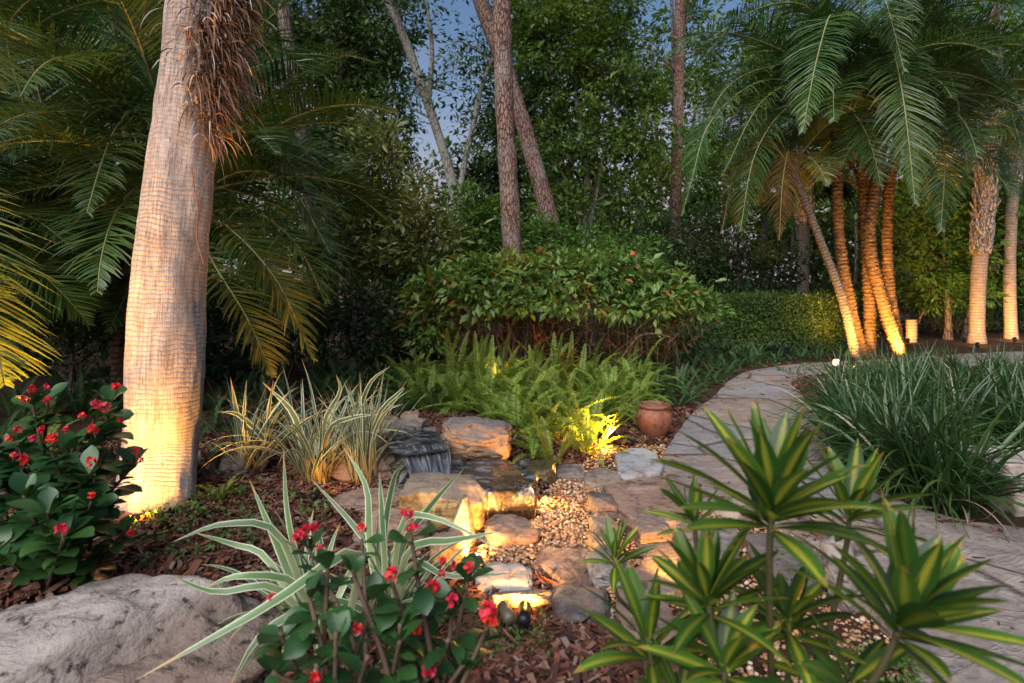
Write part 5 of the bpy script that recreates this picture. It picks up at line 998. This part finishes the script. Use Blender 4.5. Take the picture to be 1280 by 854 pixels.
varieg(c, 'near white edged strappy clump behind the middle red flowers, reaching toward the golden block', [
  ([P(490, 790, 2.35), P(500, 690, 2.3), P(540, 630, 2.25), P(580, 586, 2.2)], .03), ([P(490, 790, 2.35), P(480, 680, 2.4), P(492, 600, 2.4), P(505, 582, 2.35)], .028), ([P(480, 790, 2.35), P(470, 700, 2.4), P(436, 650, 2.45), P(388, 598, 2.5)], .03),
  ([P(490, 790, 2.3), P(510, 690, 2.15), P(570, 675, 2.05), P(628, 664, 2.0)], .028), ([P(490, 790, 2.3), P(500, 660, 2.2), P(545, 648, 2.1), P(640, 695, 2.0)], .024), ([P(480, 790, 2.35), P(462, 680, 2.4), P(458, 610, 2.45), P(430, 560, 2.5)], .03),
  ([P(490, 790, 2.35), P(515, 705, 2.3), P(560, 720, 2.2), P(648, 716, 2.15)], .026), ([P(485, 790, 2.35), P(478, 650, 2.4), P(474, 590, 2.45)], .026)], 322, 58, .46, .028, (.6, 1.5), 1.5, 'varieg', .09)
c = G(312, 606); varieg((c.x, c.y, .08), 'variegated clump standing by the lone grey stone, one blade stiffly upright', [([P(310, 606, 4.2), P(300, 540, 4.2), P(288, 472, 4.15)], .05), ([P(316, 606, 4.2), P(335, 560, 4.15), P(300, 520, 4.05), P(272, 515, 4.0)], .04)], 323, 50, .78, .028, (.9, 1.5), 1.3, 'varieg_dry', .10)
c = G(394, 612); varieg((c.x, c.y, .06), 'variegated clump with golden lit leaf bases, left of the tawny one', [([P(395, 610, 4.1), P(380, 560, 4.05), P(365, 515, 4.0), P(328, 478, 3.95)], .055), ([P(398, 610, 4.1), P(405, 530, 4.1), P(425, 490, 4.05), P(420, 468, 4.0)], .035), ([P(400, 610, 4.1), P(410, 540, 3.95), P(440, 522, 3.85), P(474, 518, 3.8)], .035)], 324, 84, .78, .026, (.9, 1.5), 1.4, 'varieg_dry', .10)
c = G(454, 608); varieg((c.x, c.y, .04), 'tawny variegated clump in front of the broad pinkish boulder', [([P(455, 608, 4.1), P(448, 530, 4.1), P(462, 480, 4.0), P(488, 458, 3.9)], .035), ([P(452, 608, 4.1), P(445, 520, 4.1), P(430, 478, 4.1)], .03), ([P(458, 608, 4.1), P(470, 525, 4.0), P(500, 490, 3.95), P(506, 486, 3.9)], .03), ([P(462, 608, 4.05), P(466, 550, 3.9), P(482, 515, 3.8), P(504, 505, 3.7)], .026)], 325, 110, .72, .021, (1.0, 1.53), 1.2, 'varieg_dry', .09)

# ------------------------------------------------------------------ red flowered thorny plants
OB = [.12, .35, .7, 1.0, 1.05, .75, .1]
rgf = np.random.default_rng(400)
def flower_mesh(seed):
    rg = np.random.default_rng(seed); mb = MB(); n = 11; c = norm(rg.normal(size=(n, 3)) + [0, 0, .5]) * .019
    for i in range(n):
        nn = norm(c[i] + rg.normal(0, .006, 3)); a = norm(np.cross(nn, rg.normal(size=3))); b = np.cross(nn, a)
        for sgn in (1, -1):
            th = np.linspace(0, 6.283, 8, endpoint=False); q = c[i] + sgn * a * .0075 + (np.cos(th)[:, None] * a + np.sin(th)[:, None] * b) * .0095 * rg.uniform(.85, 1.1) + nn * .003 * np.cos(th)[:, None] * sgn
            mb.add(np.vstack([q, c[i] + sgn * a * .006 - nn * .002]), None, [(j, (j + 1) % 8, 8) for j in range(8)])
    tube(mb, spline([(0, 0, -.045), (0, 0, .0)], 5), .0022, 5, 1); return mb.mesh('flower_cluster', [M['petal'], M['stem']], False)
FLW = [flower_mesh(401 + k) for k in range(4)]
def thorny(base, label, tips, flowers, seed, nl, leafL, stem_r=.011, spiky=True):
    rg = np.random.default_rng(seed); b0 = Vector(base); t = thing('flowering_plant', b0, label, 'plant', 'red flowered thorny plants'); sm = MB(); lm = MB(); cs, ds, nr, Ls = [], [], [], []
    for tip in tips:
        e = np.array(Vector(tip) - b0); s0 = np.array([rg.normal(0, .09), rg.normal(0, .06), -.04]); m = s0 + (e - s0) * .5 + rg.normal(0, .03, 3) + [0, 0, .02]
        q = spline([s0, m, e], 40); tube(sm, q, np.linspace(stem_r, stem_r * .55, 40), 7)
        if spiky:
            k = 60; ii = rg.integers(2, 38, k); dr = norm(rg.normal(size=(k, 3)) + [0, 0, .2]); leaves(sm, q[ii] + dr * stem_r * .6, dr, norm(rg.normal(size=(k, 3))), .017, .0035, at=.1)
        sm.build('stem', M['thorn_stem'], t); sm = MB(); L = np.linalg.norm(e); k = max(6, int(nl * (.6 + .4 * L / .5))); u = 1 - .62 * rg.random(k) ** 1.4; ii = (u * 39).astype(int); az = np.arange(k) * 2.4 + rg.normal(0, .4, k); el = rg.uniform(-.15, .65, k) + .6 * (u > .95)
        cs.append(q[ii]); ds.append(az); nr.append(el); Ls.append(leafL * rg.uniform(.55, 1.15, k))
    c = np.concatenate(cs); az = np.concatenate(ds); el = np.concatenate(nr); L = np.concatenate(Ls)
    p, d, s = curves(c, az, el, L, rg.uniform(.3, 1.1, len(c)), 6); ribbon(lm, p, d, s, L * .56, OB, .10, rg.normal(0, .5, len(c)))
    lm.build('leaves', GREEN['thorn'], t)
    for k, f in enumerate(flowers):
        o = bpy.data.objects.new('flower_cluster', FLW[k % 4]); COL.objects.link(o); o.parent = t; o.location = Vector(f[0]) - b0; o.rotation_euler = (rg.normal(.3, .4), rg.normal(0, .4), rg.uniform(0, 6.28)); o.scale = (f[1],) * 3
    return t
def FL(lst): return [(P(x, y - 3, Y * .965), s * .7) for x, y, Y, s in lst]
c = G(75, 742)
fl1 = [(40, 490, 2.65, 1.15), (58, 487, 2.7, .9), (31, 502, 2.6, 1), (145, 486, 2.75, 1.2), (120, 508, 2.65, 1.1), (131, 512, 2.6, 1.2), (103, 522, 2.7, .9), (116, 540, 2.55, 1.2), (64, 551, 2.45, 1.3), (22, 540, 2.5, .9), (40, 551, 2.5, .8), (51, 540, 2.6, .9), (30, 577, 2.45, 1.2), (114, 580, 2.45, 1.1), (12, 551, 2.6, .9), (170, 568, 2.8, 1.0), (176, 578, 2.8, .7), (77, 665, 2.2, 1.3), (114, 622, 2.4, .8), (82, 540, 2.6, .8), (150, 528, 2.8, .8), (60, 503, 2.6, .9), (164, 668, 2.6, .9), (18, 572, 2.5, .8)]
thorny(c, 'large red flowered thorny plant at the left in front of the thick palm', [P(40, 500, 2.62), P(60, 496, 2.72), P(140, 498, 2.74), P(118, 520, 2.66), P(64, 560, 2.46), P(25, 548, 2.52), P(114, 588, 2.46), P(170, 578, 2.8), P(14, 560, 2.6), P(80, 672, 2.2), P(114, 628, 2.4), P(-20, 560, 2.5), P(-30, 620, 2.4), P(160, 660, 2.6), P(30, 620, 2.3), P(60, 640, 2.2), P(-10, 690, 2.25), P(90, 560, 2.6)], FL(fl1), 411, 30, .13)
c = Vector(((440 - 640) / F * 1.62, 1.62, .02))
fl2 = [(383, 668, 2.0, 1.35), (371, 675, 2.0, .9), (393, 662, 2.0, .9), (452, 664, 2.15, 1.1), (400, 690, 1.95, .9), (340, 752, 1.9, .9), (446, 788, 1.6, .8), (394, 852, 1.5, .9)]
thorny(c, 'red flowered thorny plant at the bottom in front of the near variegated clump', [P(410, 705, 1.65), P(440, 712, 1.62), P(385, 740, 1.6), P(470, 745, 1.62), P(350, 790, 1.6), P(420, 790, 1.5), P(395, 830, 1.5), P(460, 820, 1.5), P(340, 840, 1.5), P(500, 800, 1.55), P(383, 680, 1.98), P(452, 674, 2.14)], FL(fl2), 412, 12, .10)
c = Vector(((540 - 640) / F * 1.75, 1.75, .02))
fl3 = [(509, 645, 1.75, 1.05), (516, 664, 1.72, 1.05), (489, 720, 1.7, 1.1), (541, 737, 1.75, 1.05), (545, 742, 1.75, .8), (566, 754, 1.72, 1.05), (611, 768, 1.65, 1.5), (612, 778, 1.64, 1.2), (553, 704, 1.85, .8), (567, 710, 1.9, .7), (586, 712, 1.9, .9), (520, 790, 1.7, .9), (536, 841, 1.65, 1.0), (552, 720, 1.85, .7)]
thorny(c, 'tallest red flowered thorny plant at the bottom, its spiny stem bare below the flowers', [P(513, 668, 1.73), P(490, 728, 1.7), P(541, 745, 1.75), P(566, 762, 1.72), P(610, 782, 1.66), P(586, 720, 1.9), P(520, 798, 1.7), P(560, 800, 1.6), P(500, 780, 1.6), P(535, 848, 1.6), P(580, 830, 1.6)], FL(fl3), 413, 10, .10)
tw = G(640, 780); o = MB(); tube(o, spline([P(598, 780, 2.4), P(630, 810, 2.3), P(668, 852, 2.15)], 12), .006, 6); tag(o.build('fallen_stick', M['stem'], origin=P(668, 852, 2.15)), 'thin dry stick slanting down beside the spotlights', 'stick')

# ------------------------------------------------------------------ yellow striped plant, right foreground
LAN = [.35, .6, .82, .96, 1.0, .97, .86, .66, .4, .04]
def rosette(mb, c, axis, n, L, w, rg, el=(.0, 1.35)):
    u = (np.arange(n) + .5) / n; e = el[1] - (el[1] - el[0]) * u ** .9 + rg.normal(0, .1, n); az = np.arange(n) * 2.4 + rg.normal(0, .15, n)
    b_ = np.stack([0 * u, 0 * u, (.5 - u) * L * .35], -1); b_[:, :2] += np.stack([np.cos(az), np.sin(az)], -1) * .008
    p, d, s = curves(b_, az, e, L * rg.uniform(.75, 1.1, n) * (.72 + .5 * u * (1.4 - u)), rg.uniform(.12, .55, n), 9)
    q = Vector((0, 0, 1)).rotation_difference(Vector(axis).normalized()).to_matrix(); m = np.array(q).T
    ribbon(mb, p @ m + np.array(c), d @ m, s @ m, w * rg.uniform(.8, 1.15, n), LAN, .13, rg.normal(0, .35, n))
def striped(base, label, ros, seed, links=()):
    rg = np.random.default_rng(seed); b0 = Vector(base); t = thing('striped_plant', b0, label, 'plant', 'yellow striped plants'); sm = MB()
    for (x, y, Y, n, L, w, axis, el) in ros:
        e = np.array(P(x, y, Y) - b0); a = np.array(axis, float); mb = MB(); rosette(mb, e, axis, n, L, w, rg, el); mb.build('rosette', M['song'], t)
        s0 = np.array([rg.normal(0, .04), rg.normal(0, .03), -.04]); q = spline([s0, s0 + [0, 0, .12] + (e - s0) * [.3, .3, .3], e - norm(a) * .12, e], 24); tube(sm, q, np.linspace(.010, .006, 24), 7); sm.build('stem', M['stem'], t); sm = MB()
    return t
b0 = Vector(((950 - 640) / F * 1.42, 1.42, 0.0))
striped(b0, 'large yellow striped plant in the right foreground with several leafy heads', [
  (965, 636, 1.20, 37, .262, .050, (.10, .12, 1), (.05, 1.42)), (1128, 775, 1.10, 32, .242, .052, (.42, -.05, 1), (.05, 1.4)), (885, 752, 1.25, 26, .205, .040, (-.15, .1, 1), (.0, 1.35)), (868, 652, 1.5, 14, .15, .030, (-.1, .1, 1), (0, 1.4)),
  (1062, 645, 1.5, 24, .235, .040, (.2, .1, 1), (.0, 1.3)), (985, 780, 1.3, 20, .19, .038, (0, 0, 1), (-.1, 1.2)), (905, 840, 1.2, 16, .20, .042, (-.1, -.1, 1), (-.2, 1.2)), (1062, 865, 1.2, 13, .19, .038, (.2, -.1, 1), (-.3, 1.0))], 501)
striped(Vector(((812 - 640) / F * 1.5, 1.5, 0)), 'lower yellow striped plant beside the dark slab, one broad leafy head', [(812, 812, 1.42, 17, .235, .044, (-.1, .1, 1), (.05, 1.4)), (850, 880, 1.35, 13, .19, .034, (0, -.1, 1), (-.3, 1.2))], 502)
striped(Vector(((806 - 640) / F * 2.1, 2.1, 0)), 'lone small yellow striped head on a bare thin stem over the pebbles', [(768, 700, 1.98, 17, .155, .026, (-.06, 0, 1), (.2, 1.4))], 503)

# weeds
rg = np.random.default_rng(600); mb = MB()
def weed(poly, n, size, mb):
    pp = scatter(gpoly(poly), n, rg); ix = np.repeat(np.arange(n), 12); c = np.concatenate([pp, gz(pp[:, 0], pp[:, 1])[:, None]], 1)[ix] + rg.normal(0, .022, (n * 12, 3)) * [1, 1, 0] + np.stack([0 * ix, 0 * ix, rg.uniform(.01, .09, n * 12)], -1)
    L = size * rg.uniform(.6, 1.4, n * 12); leaves(mb, c, norm(rg.normal(size=c.shape) + [0, 0, .3]), norm(rg.normal(0, .5, c.shape) + [0, 0, 1]), L, L * .6)
weed([(1070, 815), (1150, 840), (1160, 900), (1060, 900)], 60, .02, mb); weed([(560, 790), (680, 780), (680, 840), (560, 850)], 40, .02, mb); weed([(150, 690), (330, 640), (340, 700), (170, 735)], 40, .026, mb); weed([(940, 700), (1010, 690), (1040, 760), (960, 780)], 30, .02, mb); weed([(240, 640), (330, 620), (340, 660), (250, 670)], 16, .028, mb); weed([(330, 620), (420, 620), (410, 660), (330, 660)], 12, .03, mb); weed([(180, 660), (250, 650), (250, 690), (190, 700)], 14, .03, mb)
weed([(930, 459), (985, 470), (1040, 468), (1040, 462), (960, 456)], 30, .04, mb)
tag(mb.build('weeds', GREEN['weed'], smooth=False), 'small green seedlings in the mulch and pebbles', None, None, 'stuff')
# ------------------------------------------------------------------ pot
rg = np.random.default_rng(700); c = G(823, 550); c.y += .16
pot = thing('terracotta_pot', (c.x, c.y, 0.0), 'round terracotta pot with a thick rim standing at the edge of the path', 'pot')
def lathe(mb, prof, n=48, mi=0):
    p = np.array(prof, float); th = np.linspace(0, 6.283185, n, endpoint=False); S = len(p)
    v = np.stack([p[:, :1] * np.cos(th), p[:, :1] * np.sin(th), np.repeat(p[:, 1:], n, 1)], -1).reshape(-1, 3); i = np.arange(S - 1)[:, None] * n; j = np.arange(n)[None]
    mb.add(v, np.stack([i + j, i + (j + 1) % n, i + n + (j + 1) % n, i + n + j], -1).reshape(-1, 4), None, None, mi); return mb
k = .172 / .18
prof = spline([(.0, .0), (.10, .0), (.115, .01), (.15, .07), (.178, .16), (.172, .225), (.140, .268), (.132, .285)], 40)
mb = lathe(MB(), list(prof * k)); mb.build('body', M['terracotta'], pot)
mb = lathe(MB(), list(np.array([(.128, .280), (.134, .278), (.150, .288), (.156, .300), (.154, .316), (.144, .322), (.132, .318), (.126, .300), (.120, .20), (.10, .12), (0, .11)]) * k)); mb.build('rim', M['terracotta'], pot)

# ------------------------------------------------------------------ garden lamps
def spot(loc, target, energy, label, size=70, blend=.6, body='black', r=.032, L=.12, group='garden spotlights', lens=True, color=WARM, hood=True):
    loc = Vector(loc); gh = max(0.0, float(gz(loc.x, loc.y))); loc.z += gh; t = thing('garden_spotlight', (loc.x, loc.y, 0.0), label, 'lamp', group); d = (Vector(target) - loc).normalized(); q = d.to_track_quat('Z', 'Y').to_matrix()
    o = loc - Vector((loc.x, loc.y, 0)); mb = MB()
    pr = [(0, -L), (r * .7, -L), (r * .92, -L * .9), (r, -L * .75), (r, 0), (r * .9, 0), (r * .9, -.022), (0, -.022)]
    lathe(mb, pr, 20); b = mb.build('housing', M[body], t); b.location = o; b.rotation_euler = q.to_euler()
    if lens:
        mb = lathe(MB(), [(r * .88, -.019), (r * .5, -.016), (0, -.015)], 20); l = mb.build('lens', M['lens'], t); l.location = o; l.rotation_euler = q.to_euler()
    mb = MB(); pb = -d * L * .6 + o; tube(mb, spline([(pb.x, pb.y, -.03), (pb.x, pb.y, max(.0, pb.z))], 4), .007, 6); mb.build('stake', M[body], t)
    ld = bpy.data.lights.new('lamp', 'SPOT'); ld.energy = energy * 6.0; ld.color = color; ld.spot_size = R(size); ld.spot_blend = blend; ld.shadow_soft_size = .02
    lo = bpy.data.objects.new('lamp', ld); COL.objects.link(lo); lo.parent = t; lo.location = o + d * .01; lo.rotation_euler = (-d).to_track_quat('Z', 'Y').to_euler(); return t
# big palm
tp = COL.objects['palm_tree'].location
spot((tp.x + .06, tp.y - .44, .04), (tp.x + .03, tp.y - .17, .42), 15, 'small spotlight hidden behind the red flowers at the foot of the thick palm', 125, 1.0, color=(1.0, .43, .07))
# waterfall pair
spot(P(656, 759, 2.42), (.12, 3.5, .06), 7, 'black spotlight in the mulch aimed at the waterfall', 75, .8, 'black', .029, .12)
spot(P(629, 758, 2.44), (-.35, 3.4, .14), 3.0, 'weathered grey spotlight left of the black one', 70, .8, 'bronze', .027, .10)
c = G(598, 714); spot((c.x, c.y, .06), (-.30, 3.42, .12), 5.5, 'small spotlight in the pebbles between the cream stone and the flat pink stone', 110, .8, 'black', .024, .07)
c = G(674, 612); spot((c.x, c.y - .05, .07), (-.2, 4.12, .24), 3.0, 'small spotlight beside the low black stone at the stream', 90, .8, 'black', .024, .07)
c = G(674, 625); spot((c.x + .02, c.y, .10), (.32, 3.3, .0), 4.6, 'small added spotlight at the right foot of the brown spill stone, to warm the pebbles', 120, .9, 'black', .02, .06, lens=False)  # added lamp without a real source, warms the pebbles; lens left out
# ferns
c = G(781, 566); spot((c.x, c.y + .05, .085), (c.x - .55, c.y + .02, .27), 26, 'small bright spotlight shining on the ferns beside the pot', 130, .8, 'black', .030, .09)
# behind striped plant
c = G(868, 752); spot((c.x, c.y, .16), (c.x - .12, c.y + .5, -.05), 5, 'spotlight hidden behind the striped plant, lighting the yellow flagstone', 80, .8, 'black', .026, .08)
# under the big shrub
spot((-.2, 7.4, .10), (-.1, 8.6, .95), 9, 'spotlight hidden among the ferns under the broad shrub', 120, .9, 'black', .03, .1)
# left palm fronds
spot((-2.75, 3.05, .25), (-2.85, 3.0, 1.6), 60, 'spotlight under the golden fronds at the left edge', 110, .9, 'black', .03, .1, color=(1.0, .43, .07))
spot((-1.9, 5.0, .10), (-1.75, 4.9, 1.5), 10, 'spotlight under the drooping yellow fronds right of the thick palm', 110, .9, 'black', .03, .1)
# variegated clumps
spot((-1.28, 3.75, .07), (-1.2, 4.2, .22), 0.55, 'small spotlight in front of the two variegated clumps', 110, .9, 'black', .024, .07)
# date palms
for (px, Y, tpx, tpy, tY, e, lab) in [(1066, 9.9, 1062, 375, 11.0, 40, 'uplight at the foot of the left palm of the clump'), (1120, 9.7, 1106, 375, 10.8, 90, 'uplight in front of the curved golden palm'), (1133, 10.4, 1112, 370, 11.6, 60, 'uplight by the slim golden palm'),
   (1222, 12.3, 1222, 385, 13.5, 34, 'uplight in front of the smooth pale cabbage palm'), (1268, 13.4, 1263, 390, 14.5, 34, 'uplight in front of the slimmer cabbage palm'), (1135, 13.1, 1139, 408, 13.7, 12, 'uplight beside the golden palm stump'), (1046, 9.4, 990, 210, 10.2, 22, 'uplight aimed at the small crown of the thin grey palm')]:
    spot(((px - 640) / F * Y, Y, .12), P(tpx, tpy, tY), e, lab, 95, 1.0, 'black', .04, .12, 'uplights at the palms', color=(1.0, 0.45, 0.08) if px < 1200 else (1.0, .5, .14))
# path light among the strap leaves
c = G(1050, 486); spot((c.x - .05, c.y, .36), (c.x - .25, c.y - .5, .30), 2.5, 'round glowing path lamp half hidden by the strap leaves', 120, .9, 'black', .055, .10)
# low dark utility box
c = G(971, 446); bx = thing('ground_box', (c.x, c.y, 0), 'low dark slatted box among the ferns in front of the clipped hedge', 'box')
def cube(mb, w, d, h, x, y, z): mb.add(np.array([[sx * w / 2 + x, sy * d / 2 + y, sz * h + z] for sz in (0, 1) for sx, sy in ((-1, -1), (1, -1), (1, 1), (-1, 1))]), [(0, 3, 2, 1), (4, 5, 6, 7), (0, 1, 5, 4), (1, 2, 6, 5), (2, 3, 7, 6), (3, 0, 4, 7)])
mb = MB(); cube(mb, .36, .26, .17, 0, 0, .0); [cube(mb, .38, .015, .03, 0, -.14, .02 + .05 * k) for k in range(3)]; mb.build('body', M['black'], bx, smooth=False)
mb = MB(); cube(mb, .42, .32, .03, 0, 0, .175); mb.build('lid', M['black'], bx, smooth=False)
